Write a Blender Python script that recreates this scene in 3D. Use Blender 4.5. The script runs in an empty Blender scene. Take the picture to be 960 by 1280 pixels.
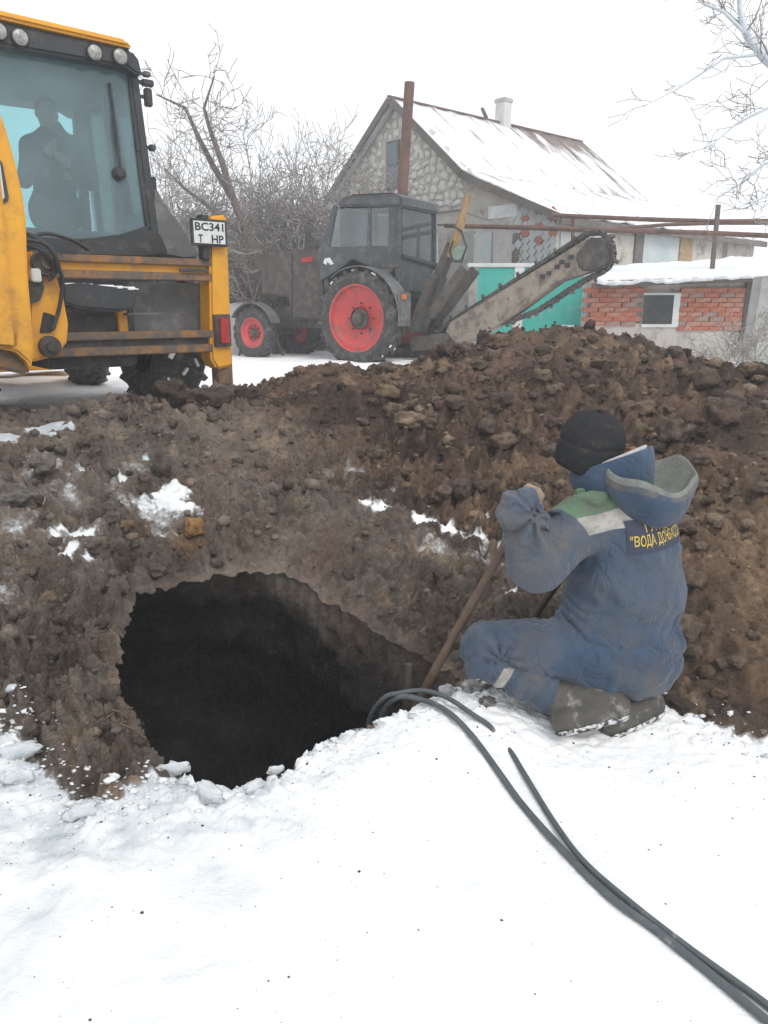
import bpy, bmesh, math, random
import numpy as np
from mathutils import Vector, Matrix
from mathutils.bvhtree import BVHTree

S = bpy.context.scene
COL = S.collection
R = math.radians
random.seed(7)

# ---------------------------------------------------------------- camera
CAM_Z, PITCH, FPX = 1.5, R(15.0), 950.0
cam = bpy.data.cameras.new('camera')
cam.sensor_fit = 'VERTICAL'; cam.sensor_height = 36.0
cam.lens = FPX / 1280.0 * 36.0
cam.clip_start = 0.05; cam.clip_end = 2000
cam_o = bpy.data.objects.new('camera', cam); COL.objects.link(cam_o)
cam_o.location = (0, 0, CAM_Z); cam_o.rotation_euler = (R(90) - PITCH, 0, 0)
S.camera = cam_o
# ---------------------------------------------------------------- sky, sun, exposure
SUN_EL, SUN_ROT = R(48), R(25)        # soft light through the cloud from the right and behind the camera
w = bpy.data.worlds.new('World'); S.world = w; w.use_nodes = True
nt = w.node_tree; nt.nodes.clear()
sky = nt.nodes.new('ShaderNodeTexSky'); sky.sky_type = 'NISHITA'; sky.sun_disc = False
sky.sun_elevation = SUN_EL; sky.sun_rotation = R(150); sky.dust_density = 4.0; sky.air_density = 1.0
mix = nt.nodes.new('ShaderNodeMix'); mix.data_type = 'RGBA'
mix.inputs['Factor'].default_value = 0.94
mix.inputs['B'].default_value = (9.9, 10.15, 10.45, 1)       # even winter overcast
bg = nt.nodes.new('ShaderNodeBackground'); bg.inputs['Strength'].default_value = 0.1
out = nt.nodes.new('ShaderNodeOutputWorld')
nt.links.new(sky.outputs[0], mix.inputs['A']); nt.links.new(mix.outputs['Result'], bg.inputs['Color'])
nt.links.new(bg.outputs[0], out.inputs[0])
sun = bpy.data.lights.new('sun', 'SUN'); sun.energy = 1.15; sun.angle = R(25); sun.color = (1, .97, .93)
sun_o = bpy.data.objects.new('sun', sun); COL.objects.link(sun_o)
sd = Vector((math.sin(R(30)) * math.cos(SUN_EL), -math.cos(R(30)) * math.cos(SUN_EL), math.sin(SUN_EL)))
sun_o.rotation_euler = (-sd).to_track_quat('-Z', 'Y').to_euler()
sky.sun_rotation = math.atan2(sd.x, sd.y)
S.view_settings.view_transform = 'Standard'; S.view_settings.look = 'None'
S.view_settings.exposure = 0.28; S.view_settings.gamma = 1.0; S.view_settings.use_curve_mapping = False
try:
    S.cycles.max_bounces = 8; S.cycles.volume_bounces = 2; S.cycles.transparent_max_bounces = 16
except Exception: pass

# ---------------------------------------------------------------- pixel rays
CP, SP = math.cos(PITCH), math.sin(PITCH)
def ray(px, py):
    u = (px - 480) / FPX; v = (640 - py) / FPX
    return Vector((u, CP + v * SP, -SP + v * CP))
def P(px, py, Y):
    d = ray(px, py); t = Y / d.y
    return Vector((d.x * t, Y, CAM_Z + d.z * t))
def PZ(px, py, z):
    d = ray(px, py); t = (z - CAM_Z) / d.z
    return Vector((d.x * t, d.y * t, z))

# ---------------------------------------------------------------- numpy noise
_rng = np.random.RandomState(3)
_perm = _rng.permutation(256); _perm = np.concatenate([_perm, _perm, _perm])
_g = _rng.normal(size=(256, 3)); _g /= np.linalg.norm(_g, axis=1)[:, None]
def pnoise(p):
    p = np.asarray(p, float)
    i = np.floor(p).astype(np.int64); f = p - i; i &= 255
    s = f * f * f * (f * (f * 6 - 15) + 10)
    out = 0
    for dx in (0, 1):
        wx = s[:, 0] if dx else 1 - s[:, 0]
        for dy in (0, 1):
            wy = s[:, 1] if dy else 1 - s[:, 1]
            for dz in (0, 1):
                wz = s[:, 2] if dz else 1 - s[:, 2]
                h = _perm[_perm[_perm[i[:, 0] + dx] + i[:, 1] + dy] + i[:, 2] + dz]
                g = _g[h]
                out = out + wx * wy * wz * (g[:, 0] * (f[:, 0] - dx) + g[:, 1] * (f[:, 1] - dy) + g[:, 2] * (f[:, 2] - dz))
    return out * 1.6
def fbm(p, octv=4, gain=.5, ridged=False):
    a, o, sc = 1.0, 0, 1.0
    for k in range(octv):
        n = pnoise(np.asarray(p) * sc + k * 17.3)
        if ridged: n = np.abs(n) * 2 - .4
        o = o + a * n; a *= gain; sc *= 2.03
    return o
def sstep(a, b, x):
    t = np.clip((x - a) / (b - a), 0, 1); return t * t * (3 - 2 * t)

# ---------------------------------------------------------------- mesh builder
class MB:
    def __init__(s): s.v = []; s.f = []
    def add(s, vs, fs):
        o = len(s.v); s.v += [tuple(v) for v in vs]; s.f += [tuple(i + o for i in f) for f in fs]; return s
    def box(s, c, size, rot=None):
        hx, hy, hz = size[0] / 2, size[1] / 2, size[2] / 2; c = Vector(c)
        vs = [Vector((x, y, z)) for x in (-hx, hx) for y in (-hy, hy) for z in (-hz, hz)]
        if rot is not None: vs = [rot @ v for v in vs]
        return s.add([c + v for v in vs], [(0, 1, 3, 2), (4, 6, 7, 5), (0, 4, 5, 1), (2, 3, 7, 6), (0, 2, 6, 4), (1, 5, 7, 3)])
    def b2(s, a, b): return s.box([(a[i] + b[i]) / 2 for i in range(3)], [abs(b[i] - a[i]) for i in range(3)])
    def tube(s, pts, r, n=8, caps=True):
        pts = [Vector(p) for p in pts]; m = len(pts)
        rs = r if hasattr(r, '__len__') else [r] * m
        vs = []; prev = None
        for i, p in enumerate(pts):
            t = (pts[min(i + 1, m - 1)] - pts[max(i - 1, 0)])
            if t.length < 1e-9: t = Vector((0, 0, 1))
            t.normalize()
            if prev is None:
                a = Vector((0, 0, 1)) if abs(t.z) < .9 else Vector((1, 0, 0))
                u = t.cross(a).normalized()
            else:
                u = (prev - t * prev.dot(t)); u = u.normalized() if u.length > 1e-6 else t.orthogonal().normalized()
            prev = u; w_ = t.cross(u)
            for k in range(n):
                an = 2 * math.pi * k / n
                vs.append(p + (u * math.cos(an) + w_ * math.sin(an)) * rs[i])
        fs = []
        for i in range(m - 1):
            for k in range(n):
                k2 = (k + 1) % n
                fs.append((i * n + k, i * n + k2, (i + 1) * n + k2, (i + 1) * n + k))
        if caps:
            fs.append(tuple(range(n - 1, -1, -1))); fs.append(tuple((m - 1) * n + k for k in range(n)))
        return s.add(vs, fs)
    def bar(s, a, b, wd, ht, up=(0, 0, 1)):
        a, b = Vector(a), Vector(b); t = (b - a).normalized(); up = Vector(up)
        u = t.cross(up)
        if u.length < 1e-4: u = t.orthogonal()
        u.normalize(); q = u.cross(t)
        vs = [p + u * x * wd / 2 + q * z * ht / 2 for p in (a, b) for x, z in ((-1, -1), (1, -1), (1, 1), (-1, 1))]
        return s.add(vs, [(0, 1, 2, 3), (7, 6, 5, 4), (0, 4, 5, 1), (1, 5, 6, 2), (2, 6, 7, 3), (3, 7, 4, 0)])
    def prism(s, poly, ext):
        """poly: list of 3D points in a plane, ext: vector"""
        ext = Vector(ext); n = len(poly); poly = [Vector(p) for p in poly]
        vs = poly + [p + ext for p in poly]
        fs = [tuple(range(n - 1, -1, -1)), tuple(range(n, 2 * n))]
        fs += [(i, (i + 1) % n, n + (i + 1) % n, n + i) for i in range(n)]
        return s.add(vs, fs)
    def lathe(s, prof, c, axis, n=32, closed=False):
        """prof: [(radius, offset along axis)]"""
        c = Vector(c); ax = Vector(axis).normalized(); u = ax.orthogonal().normalized(); q = ax.cross(u)
        vs = []; m = len(prof)
        for r, h in prof:
            for k in range(n):
                an = 2 * math.pi * k / n
                vs.append(c + ax * h + (u * math.cos(an) + q * math.sin(an)) * r)
        fs = []
        for i in range(m if closed else m - 1):
            j = (i + 1) % m
            for k in range(n):
                k2 = (k + 1) % n
                fs.append((i * n + k, i * n + k2, j * n + k2, j * n + k))
        return s.add(vs, fs)
    def build(s, name, mat, parent=None, smooth=False, bevel=0, seg=2):
        me = bpy.data.meshes.new(name); me.from_pydata(s.v, [], s.f); me.update()
        bm = bmesh.new(); bm.from_mesh(me); bmesh.ops.recalc_face_normals(bm, faces=bm.faces)
        if bevel:
            es = [e for e in bm.edges if len(e.link_faces) == 2 and e.calc_face_angle(0) > .6]
            bmesh.ops.bevel(bm, geom=es, offset=bevel, segments=seg, affect='EDGES', clamp_overlap=True)
        bm.to_mesh(me); bm.free()
        if smooth or bevel:
            for p in me.polygons: p.use_smooth = True
            if hasattr(me, 'set_sharp_from_angle'): me.set_sharp_from_angle(angle=R(38))
        return link(name, me, mat, parent)

def link(name, me, mat, parent=None):
    o = bpy.data.objects.new(name, me); COL.objects.link(o)
    if mat is not None and not me.materials: me.materials.append(mat)
    if parent is not None: o.parent = parent
    return o
def tag(o, label=None, cat=None, group=None, kind=None):
    if label: o['label'] = label
    if cat: o['category'] = cat
    if group: o['group'] = group
    if kind: o['kind'] = kind
    return o
def empty(name, loc=(0, 0, 0), rz=0, label=None, cat=None, group=None):
    o = bpy.data.objects.new(name, None); COL.objects.link(o)
    o.location = loc; o.rotation_euler = (0, 0, rz); o.empty_display_size = .1
    return tag(o, label, cat, group)
def np_mesh(name, v, f, mat=None, parent=None, smooth=True, attrs=None):
    """v (n,3) array, f (m,3|4) array"""
    me = bpy.data.meshes.new(name); v = np.asarray(v, np.float32); f = np.asarray(f, np.int32)
    k = f.shape[1]
    me.vertices.add(len(v)); me.vertices.foreach_set('co', v.ravel())
    me.loops.add(f.size); me.loops.foreach_set('vertex_index', f.ravel())
    me.polygons.add(len(f)); me.polygons.foreach_set('loop_start', np.arange(0, f.size, k, dtype=np.int32))
    me.polygons.foreach_set('loop_total', np.full(len(f), k, np.int32))
    me.update(calc_edges=True); me.validate()
    if smooth: me.polygons.foreach_set('use_smooth', np.ones(len(me.polygons), bool))
    for nm, a in (attrs or {}).items():
        a = np.asarray(a, np.float32)
        if a.ndim == 1:
            at = me.attributes.new(nm, 'FLOAT', 'POINT'); at.data.foreach_set('value', a)
        else:
            at = me.attributes.new(nm, 'FLOAT_COLOR', 'POINT')
            if a.shape[1] == 3: a = np.concatenate([a, np.ones((len(a), 1), np.float32)], 1)
            at.data.foreach_set('color', a.ravel())
    return link(name, me, mat, parent)

# ---------------------------------------------------------------- materials
MATS = {}
def mat(name, c, rough=.6, metal=0., c2=None, scale=6., bump=0., bscale=30., dirt=None, dscale=4., damt=.5, spec=.5, contrast=.25):
    m = bpy.data.materials.new(name); m.use_nodes = True; n = m.node_tree; L = n.links
    b = n.nodes['Principled BSDF']; b.inputs['Roughness'].default_value = rough; b.inputs['Metallic'].default_value = metal
    b.inputs['Specular IOR Level'].default_value = spec
    tc = n.nodes.new('ShaderNodeTexCoord')
    def noise(sc, det=6, ro=.6):
        t = n.nodes.new('ShaderNodeTexNoise'); t.inputs['Scale'].default_value = sc; t.inputs['Detail'].default_value = det
        t.inputs['Roughness'].default_value = ro; L.new(tc.outputs['Object'], t.inputs['Vector']); return t
    def ramp(src, lo, hi):
        r = n.nodes.new('ShaderNodeMapRange'); r.inputs['From Min'].default_value = lo; r.inputs['From Max'].default_value = hi
        r.interpolation_type = 'SMOOTHSTEP'; L.new(src, r.inputs['Value']); return r.outputs['Result']
    def mixc(fac, a, bb):
        x = n.nodes.new('ShaderNodeMix'); x.data_type = 'RGBA'; L.new(fac, x.inputs['Factor'])
        for s_, v_ in (('A', a), ('B', bb)):
            if isinstance(v_, tuple): x.inputs[s_].default_value = (*v_, 1)
            else: L.new(v_, x.inputs[s_])
        return x.outputs['Result']
    c2 = c2 or tuple(x * .75 for x in c)
    col = mixc(ramp(noise(scale).outputs[0], .5 - contrast, .5 + contrast), c, c2)
    if dirt: col = mixc(ramp(noise(dscale, 8, .7).outputs[0], .62 - damt * .45, .78 - damt * .3), col, dirt)
    L.new(col, b.inputs['Base Color'])
    rr = n.nodes.new('ShaderNodeMapRange'); L.new(noise(scale * 3).outputs[0], rr.inputs['Value'])
    rr.inputs['To Min'].default_value = max(0, rough - .12); rr.inputs['To Max'].default_value = min(1, rough + .12); L.new(rr.outputs[0], b.inputs['Roughness'])
    if bump:
        bp = n.nodes.new('ShaderNodeBump'); bp.inputs['Strength'].default_value = bump; bp.inputs['Distance'].default_value = .02
        L.new(noise(bscale, 5).outputs[0], bp.inputs['Height']); L.new(bp.outputs[0], b.inputs['Normal'])
    MATS[name] = m; return m
# ================================================================ terrain
# rim of the pit: pixel and the height of the ground there
RIM = [(146, 812, .12), (152, 776, .15), (172, 744, .18), (205, 722, .22), (255, 708, .26), (310, 698, .28), (362, 702, .26), (405, 728, .2),
       (452, 756, .12), (500, 782, .04), (542, 802, 0.0), (566, 822, .03), (572, 846, .08), (548, 862, .09), (512, 874, .07), (470, 890, .02), (420, 915, 0), (370, 941, 0), (318, 966, 0), (284, 974, 0), (242, 977, 0),
       (218, 952, 0), (194, 915, .02), (168, 872, .05), (150, 838, .1)]
rim3 = [PZ(*r) for r in RIM]
HC = np.array([np.mean([p.x for p in rim3]), np.mean([p.y for p in rim3])])
# heights: pixel and distance
CTRL = [P(*c) for c in [
    # left bank
    (0, 1010, 2.05), (60, 1030, 2.0), (0, 930, 2.4), (80, 950, 2.32), (0, 840, 2.75), (80, 860, 2.7), (60, 780, 3.02), (0, 700, 3.3), (100, 700, 3.45), (180, 690, 3.6),
    (0, 610, 4.0), (120, 600, 4.15), (220, 640, 4.0), (0, 545, 4.75), (120, 540, 4.9), (230, 560, 4.75), (260, 640, 4.0),
    (-140, 700, 3.2), (-140, 600, 4.0), (-140, 530, 4.7), (-300, 560, 4.3), (-140, 900, 2.4),
    (0, 522, 5.3), (100, 518, 5.5), (200, 510, 5.8), (300, 530, 5.4), (250, 506, 5.95), (310, 503, 6.1),
    # back bank above the pit, and the lip with snow
    (330, 640, 4.05), (330, 560, 4.9), (400, 660, 3.95), (430, 600, 4.45), (480, 650, 4.1), (540, 690, 3.85), (450, 625, 4.3), (530, 655, 4.15), (610, 690, 3.95), (500, 720, 3.65), (580, 750, 3.5), (640, 730, 3.6), (700, 740, 3.5),
    # heap
    (420, 540, 5.2), (500, 580, 4.9), (600, 640, 4.35), (700, 650, 4.3), (480, 500, 5.75), (560, 520, 5.6), (640, 560, 5.2), (760, 600, 4.75),
    (360, 496, 6.4), (380, 470, 7.0), (420, 458, 7.4), (470, 462, 7.5), (520, 464, 7.4), (560, 446, 7.5), (620, 424, 7.7), (690, 411, 7.8), (720, 416, 7.6), (790, 428, 7.4), (850, 452, 7.0), (900, 469, 6.6), (960, 494, 6.1), (1040, 525, 5.6),
    (600, 470, 6.5), (700, 470, 6.4), (800, 480, 6.0), (900, 520, 5.3), (860, 580, 4.8), (960, 560, 4.8), (960, 640, 4.05), (1060, 640, 4.0), (900, 700, 3.6), (960, 760, 3.15), (1060, 760, 3.1),
    (880, 800, 3.02), (840, 860, 2.75), (900, 880, 2.66), (960, 905, 2.55), (800, 780, 3.1),
    # snow by the man
    (600, 870, 2.58), (640, 890, 2.52), (700, 920, 2.44), (800, 910, 2.48)]]
CT = [(p.x, p.y, p.z) for p in CTRL] + [(p.x, p.y, p.z) for p in rim3]
for x in np.arange(-4, 5, 1.0):
    for y in (-3, -1.5, 0, 1.0, 1.7):
        CT.append((x, y, .0 if x > -2 else .05))
CT += [(1.7, 2.3, 0), (2.6, 2.2, 0), (0.5, 2.1, 0), (-.1, 2.1, 0.0), (1.1, 2.2, 0), (-2.4, 2.0, .08), (3.5, 3.4, .35), (4.5, 4, .5), (3.5, 5.5, 1.0), (4.6, 6.5, .8)]
for x in np.arange(-9, 10, 2.0):
    for y in (9.3, 11, 13, 16):
        CT.append((x, y, .62))
CT += [(-4.4, 5.2, .66), (-2.6, 6.2, .66), (-1.6, 7.2, .66), (-.9, 8.0, .62), (-4.5, 7, .66), (-2.5, 8, .64), (-6, 5.5, .66), (5.5, 8, .62), (-6, 3, .5)]
CT = np.array(CT)
def _phi(r): return np.sqrt(r * r + .12 ** 2)
_A = _phi(np.linalg.norm(CT[:, None, :2] - CT[None, :, :2], axis=2))
n_ = len(CT)
_M = np.zeros((n_ + 3, n_ + 3)); _M[:n_, :n_] = _A + np.eye(n_) * -0.03
_M[:n_, n_] = 1; _M[:n_, n_ + 1:] = CT[:, :2]; _M[n_:, :n_] = _M[:n_, n_:].T
_W = np.linalg.solve(_M, np.concatenate([CT[:, 2], [0, 0, 0]]))
def base_h(xy):
    xy = np.asarray(xy, float); o = np.zeros(len(xy))
    for a in range(0, len(xy), 60000):
        q = xy[a:a + 60000]
        o[a:a + 60000] = _phi(np.linalg.norm(q[:, None] - CT[None, :, :2], axis=2)) @ _W[:n_] + _W[n_] + q @ _W[n_ + 1:]
    d = np.linalg.norm(xy - np.array([0, 6.0]), axis=1)
    far = np.where(xy[:, 1] > 3, .62, 0) + 0.0
    far = .62 * sstep(-1, 7, xy[:, 1])
    k = sstep(8.5, 13, d)
    return o * (1 - k) + far * k
# regions in plan, from points on the ground seen in the photograph
def hit(px, py):
    d = ray(px, py); ts = np.linspace(1.2, 10, 420)
    pts = np.array([[d.x * t, d.y * t] for t in ts]); z = CAM_Z + d.z * ts
    h = base_h(pts); k = np.argmax(z < h) if (z < h).any() else len(ts) - 1
    return pts[k]
def poly_sd(xy, poly):
    """signed distance, negative inside"""
    poly = np.asarray(poly); d = np.full(len(xy), 1e9); inside = np.zeros(len(xy), bool)
    for i in range(len(poly)):
        a, b = poly[i], poly[(i + 1) % len(poly)]; ab = b - a
        t = np.clip(((xy - a) @ ab) / max(ab @ ab, 1e-12), 0, 1)
        d = np.minimum(d, np.linalg.norm(xy - a - t[:, None] * ab, axis=1))
        c = (a[1] > xy[:, 1]) != (b[1] > xy[:, 1])
        with np.errstate(divide='ignore', invalid='ignore'):
            xi = (b[0] - a[0]) * (xy[:, 1] - a[1]) / (b[1] - a[1]) + a[0]
        inside ^= c & (xy[:, 0] < xi)
    return np.where(inside, -d, d)
SNOW_EDGE = [hit(*p) for p in [(-120, 860), (0, 905), (40, 940), (75, 985), (90, 1015), (140, 1012), (190, 985), (225, 965)]]
SNOW_EDGE2 = [hit(*p) for p in [(290, 978), (330, 962), (380, 937), (430, 910), (475, 888), (520, 872), (570, 850), (610, 862), (680, 878), (760, 880), (830, 880), (850, 895), (900, 915), (960, 938), (1060, 975)]]
SNOW_NEAR = [(-30, 2.9)] + [tuple(p) for p in SNOW_EDGE + SNOW_EDGE2] + [(6, 2.2), (30, 2.6), (30, -30), (-30, -30)]
HEAP = [tuple(hit(*p)) for p in [(1060, 975), (960, 936), (900, 912), (850, 890), (830, 850), (815, 790), (760, 735), (680, 722), (610, 692), (540, 658), (450, 626), (425, 590), (380, 545), (330, 520), (290, 505)]] \
    + [(-1.25, 6.3), (-.9, 7.6), (.3, 8.8), (2, 9.3), (4.5, 8.8), (6, 7), (6.5, 4.5), (5.5, 3.0), (4, 2.6)]
FARSNOW = [(-30, 4.6), (-3.3, 5.35), (-2.5, 6.0), (-1.35, 6.85), (-.8, 7.9), (.1, 8.9), (1.8, 9.5), (4.3, 9.3), (5.6, 8), (7, 5), (40, 5), (300, 5), (300, 400), (-300, 400), (-300, 4)]
PATCH = [(hit(*p), r, a) for p, r, a in [((215, 630), 0.143, 1.0), ((235, 640), 0.104, .8), ((95, 690), 0.130, 1.0), ((90, 670), 0.078, .8), ((65, 540), 0.182, 1.0), ((10, 550), 0.130, .95), ((100, 595), 0.091, .9), ((60, 630), .05, .7), ((150, 600), .06, .8), ((185, 580), .05, .8), ((170, 640), .06, .5),
         ((15, 665), .09, .6), ((5, 745), .07, .5), ((110, 740), .08, .35), ((205, 590), .06, .6), ((440, 600), .10, .55), ((480, 640), .07, .7), ((520, 655), .09, .72), ((560, 668), .10, .78), ((600, 685), .09, .7), ((545, 690), .12, .5), ((630, 700), .07, .8), ((560, 720), .10, .35), ((605, 650), .04, .6), ((455, 630), .05, .8), ((640, 745), .05, .7), ((505, 600), .04, .5), ((715, 742), .07, .9), ((740, 738), .06, .8)]]
RIME = [(hit(*p), r, a) for p, r, a in [((200, 645), .34, .62), ((70, 600), .6, .50), ((92, 690), .30, .62), ((20, 740), .3, .48), ((560, 685), .30, .58), ((640, 720), .3, .52), ((330, 560), .3, .38), ((470, 630), .25, .5), ((60, 545), .35, .55), ((180, 590), .25, .5), ((20, 660), .3, .52)]]
def snow_mask(xy, z):
    nz = fbm(np.c_[xy * 7, z * 7], 4, .6)
    s = sstep(.035, -.035, poly_sd(xy, SNOW_NEAR) + nz * .045)
    s = np.maximum(s, sstep(.12, -.12, poly_sd(xy, FARSNOW) + nz * .14))
    for c, r, a in PATCH:
        d = np.linalg.norm(xy - c, axis=1)
        s = np.maximum(s, a * sstep(r * 1.15, r * .25, d + nz * r * .75))
    # rime dusting on the frozen bank and along the lip
    for c, r, a in RIME:
        d = np.linalg.norm(xy - c, axis=1); s = np.maximum(s, a * sstep(r * 1.3, 0, d + nz * r * .5) * (.75 + .5 * fbm(np.c_[xy * 3, z], 3)))
    # grey, trodden strip in front of the loader
    d = poly_sd(xy, [(-6, 4.3), (-3.1, 4.95), (-2.3, 5.9), (-3.6, 6.1), (-6, 5.6)])
    return s, nz
def heap_mask(xy):
    return sstep(.25, -.30, poly_sd(xy, HEAP))

# ---- polar mesh around the pit
NT = 1050
th = np.linspace(0, 2 * np.pi, NT, endpoint=False)
ra = np.array([[math.atan2(p.y - HC[1], p.x - HC[0]) % (2 * np.pi), math.hypot(p.x - HC[0], p.y - HC[1])] for p in rim3])
ra = ra[np.argsort(ra[:, 0])]
rr_ = np.interp(th, np.r_[ra[:, 0] - 2 * np.pi, ra[:, 0], ra[:, 0] + 2 * np.pi], np.tile(ra[:, 1], 3))
k_ = np.exp(-np.linspace(-2, 2, 15) ** 2); k_ /= k_.sum()
rr_ = np.convolve(np.r_[rr_[-7:], rr_, rr_[:7]], k_, 'valid')
cs = np.c_[np.cos(th), np.sin(th)]
rr_ *= 1 + (.05 * fbm(np.c_[cs * 4, np.zeros(NT)], 4, .6) + .022 * fbm(np.c_[cs * 15, np.ones(NT)], 3, .6))
NR1, NR2 = 370, 52
s1 = 1.0 * (np.exp(.0067 * np.arange(NR1)) - 1)
step = s1[-1] - s1[-2]; s2 = []; cur = s1[-1]
for k in range(NR2): step *= 1.09; cur += step; s2.append(cur)
ss = np.r_[s1, s2]; NRR = len(ss)
XY = (HC[None, None] + cs[None] * (rr_[None, :, None] + ss[:, None, None])).reshape(-1, 2)
Z0 = base_h(XY)
snow, nz0 = snow_mask(XY, Z0)
heap = heap_mask(XY)
SS = np.repeat(ss, NT)
farw = sstep(11, 7, np.linalg.norm(XY - np.array([0, 5.0]), axis=1))
p3 = np.c_[XY, Z0 * 1.1]
soil = (1 - snow) * farw
rimfade = sstep(0.0, .10, SS) * .75 + .25
Z = Z0.copy()
rg = fbm(p3 * 2.3, 3, .5); md = fbm(p3 * 6.5 + 9, 3, .5, True); fi = fbm(p3 * 17 + 4, 3, .55, True); ff = fbm(p3 * 46 + 1, 2, .5, True)
bank = 1 - heap
cl = .55 + .85 * sstep(-.35, .45, pnoise(p3 * .9 + 70) + .35 * pnoise(p3 * 2.2 + 12))      # smooth spade-cut faces between cloddy stretches
Z += soil * (rg * .06 * (1.5 - .4 * cl) + cl * ( md * (.060 * heap + .068 * bank) + fi * (.032 * heap + (.024 + .022 * sstep(-.3, -.8, XY[:, 0]) * sstep(3.6, 3.0, XY[:, 1])) * bank) + ff * (.011 * heap + .006 * bank))) * rimfade
# trodden snow: shallow prints and crust, broken lumps towards the pit
crust = sstep(.55, .0, np.abs(poly_sd(XY, SNOW_NEAR)))
near = farw * snow
Z += near * (pnoise(p3 * 1.7) * .03 + pnoise(p3 * 5 + 3) * (.010 + .008 * sstep(.2, -.6, XY[:, 0])) + fbm(p3 * 16 + 5, 3, .55, True) * (.0015 + .010 * crust) + ff * .003 * crust)
for fx, fy, fa, ln in [(-.62, 1.25, .5, .30), (-.5, 1.05, -.2, .26), (-.25, 1.38, .2, .28), (-.95, 1.6, .9, .3), (-.1, 1.0, .6, .25), (-.75, .95, .3, .3), (.15, 1.75, -.3, .26)]:
    dx = (XY[:, 0] - fx) * math.cos(fa) + (XY[:, 1] - fy) * math.sin(fa); dy = -(XY[:, 0] - fx) * math.sin(fa) + (XY[:, 1] - fy) * math.cos(fa)
    e = np.sqrt((dx / (ln * .5)) ** 2 + (dy / .06) ** 2) + fbm(p3 * 9, 2) * .5
    Z -= near * .007 * sstep(1.3, .6, e); Z += near * .004 * np.exp(-((e - 1.35) / .3) ** 2)
# snow a little thicker than soil
Z += near * .02 * sstep(.05, .3, SS)

# the soil rounds over into the pit
lipw = np.tile(1 - snow[:NT], NRR); fun = np.tile(np.clip(cs @ np.array([.80, .60]), 0, 1) ** 1.5 * (1 - snow[:NT]), NRR)
Z -= (.015 + .045 * lipw + .05 * fun) * (1 - sstep(0, 1, SS / (.12 + .25 * fun))) ** 1.5

# ---- colours: soil tints are patches of different earth
t1 = fbm(p3 * 1.6 + 21, 4, .55); t2 = fbm(p3 * 5 + 33, 4, .6); t3 = pnoise(p3 * 1.1 + 50)
dark = np.array([.070, .049, .038]); mid = np.array([.185, .122, .088]); grey = np.array([.245, .212, .178]); tan = np.array([.38, .265, .165])
c = mid[None] + (dark - mid)[None] * np.clip(t1 * 1.3 + .45, 0, 1)[:, None]
bk = np.clip(bank * (.65 + t2 * .5), 0, 1)[:, None]; c = c * (1 - bk) + grey * bk
rightw = sstep(1.2, 2.0, XY[:, 0]) * sstep(5.2, 3.2, XY[:, 1])
tn = np.clip(sstep(.35, .8, t2 + t3 * .7) * .55 + rightw * (.75 + .4 * t2), 0, .8)[:, None]; c = c * (1 - tn) + tan * tn
for (px, py), rad, amt in [((240, 665), .10, .75), ((225, 680), .08, .5), ((80, 905), .1, .35), ((50, 640), .06, .3)]:
    q = hit(px, py); k = (amt * sstep(rad, rad * .3, np.linalg.norm(XY - q, axis=1) + t2 * .04))[:, None]; c = c * (1 - k) + np.array([.30, .19, .10]) * k
# grime on the snow: grey film towards the left and close to the digging
grime = np.clip(sstep(.25, -.9, XY[:, 0] + t1 * .5) * .58 * (.8 + .35 * t2) + crust * .75 * (t2 + .55) * sstep(.6, -.4, XY[:, 0]), 0, 1)
grime = np.where(XY[:, 1] > 4.4, sstep(6.9, 5.2, XY[:, 1] + (XY[:, 0] + 2.5) * .5 + t1 * .5) * 1.3, grime)
TR = dict(snow=snow, grime=grime, col=c)

# ---- pit walls: below the rim, widening under it
NPIT = 70
dp = np.linspace(0, 1, NPIT + 1)[1:] ** 1.35 * 4.2
bell = .30 + .45 * np.clip(cs @ np.array([-.5, .87]), 0, 1) + .35 * np.clip(cs @ np.array([-1, 0]), 0, 1)
funA = np.clip(cs @ np.array([.62, .78]), 0, 1) ** 1.2 * sstep(.2, .6, 1 - snow[:NT]); funA = np.convolve(np.r_[funA[-20:], funA, funA[:20]], np.ones(41) / 41, 'valid')
rs_ = np.convolve(np.r_[rr_[-40:], rr_, rr_[:40]], np.ones(81) / 81, 'valid')
PV = []
for d in dp:
    f = bell * (1 - np.exp(-d / .55)) + .02
    kd = min(1., d / .22); rq = rr_ * (1 - kd) + rs_ * kd
    r = (rq * (1 + f * 1.3 * (1 - .8 * funA)) - funA * (.10 * sstep(0, .30, np.full(NT, d)) - .55 * sstep(.30, 1.2, np.full(NT, d)))) * (1 - .55 * sstep(3.4, 4.2, np.full(NT, d)))
    xy = HC[None] + cs * r[:, None]
    PV.append(np.c_[xy, Z[:NT] - d])
PV = np.concatenate(PV)
pn = fbm(PV * np.array([3.5, 3.5, 5]), 3, .55) * .07 + fbm(PV * np.array([10, 10, 16]), 3, .55, True) * .028
rad = (PV[:, :2] - HC); rad /= np.linalg.norm(rad, axis=1)[:, None]
fadeP = np.clip(np.repeat(dp, NT) / .2, 0, 1)
PV[:, :2] += rad * (pn * fadeP)[:, None]
def quads(n_r, n_t, off=0):
    a = np.arange(n_r - 1)[:, None] * n_t + np.arange(n_t)[None]; b = np.arange(n_r - 1)[:, None] * n_t + (np.arange(n_t)[None] + 1) % n_t
    return np.stack([a, b, b + n_t, a + n_t], -1).reshape(-1, 4) + off
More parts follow.
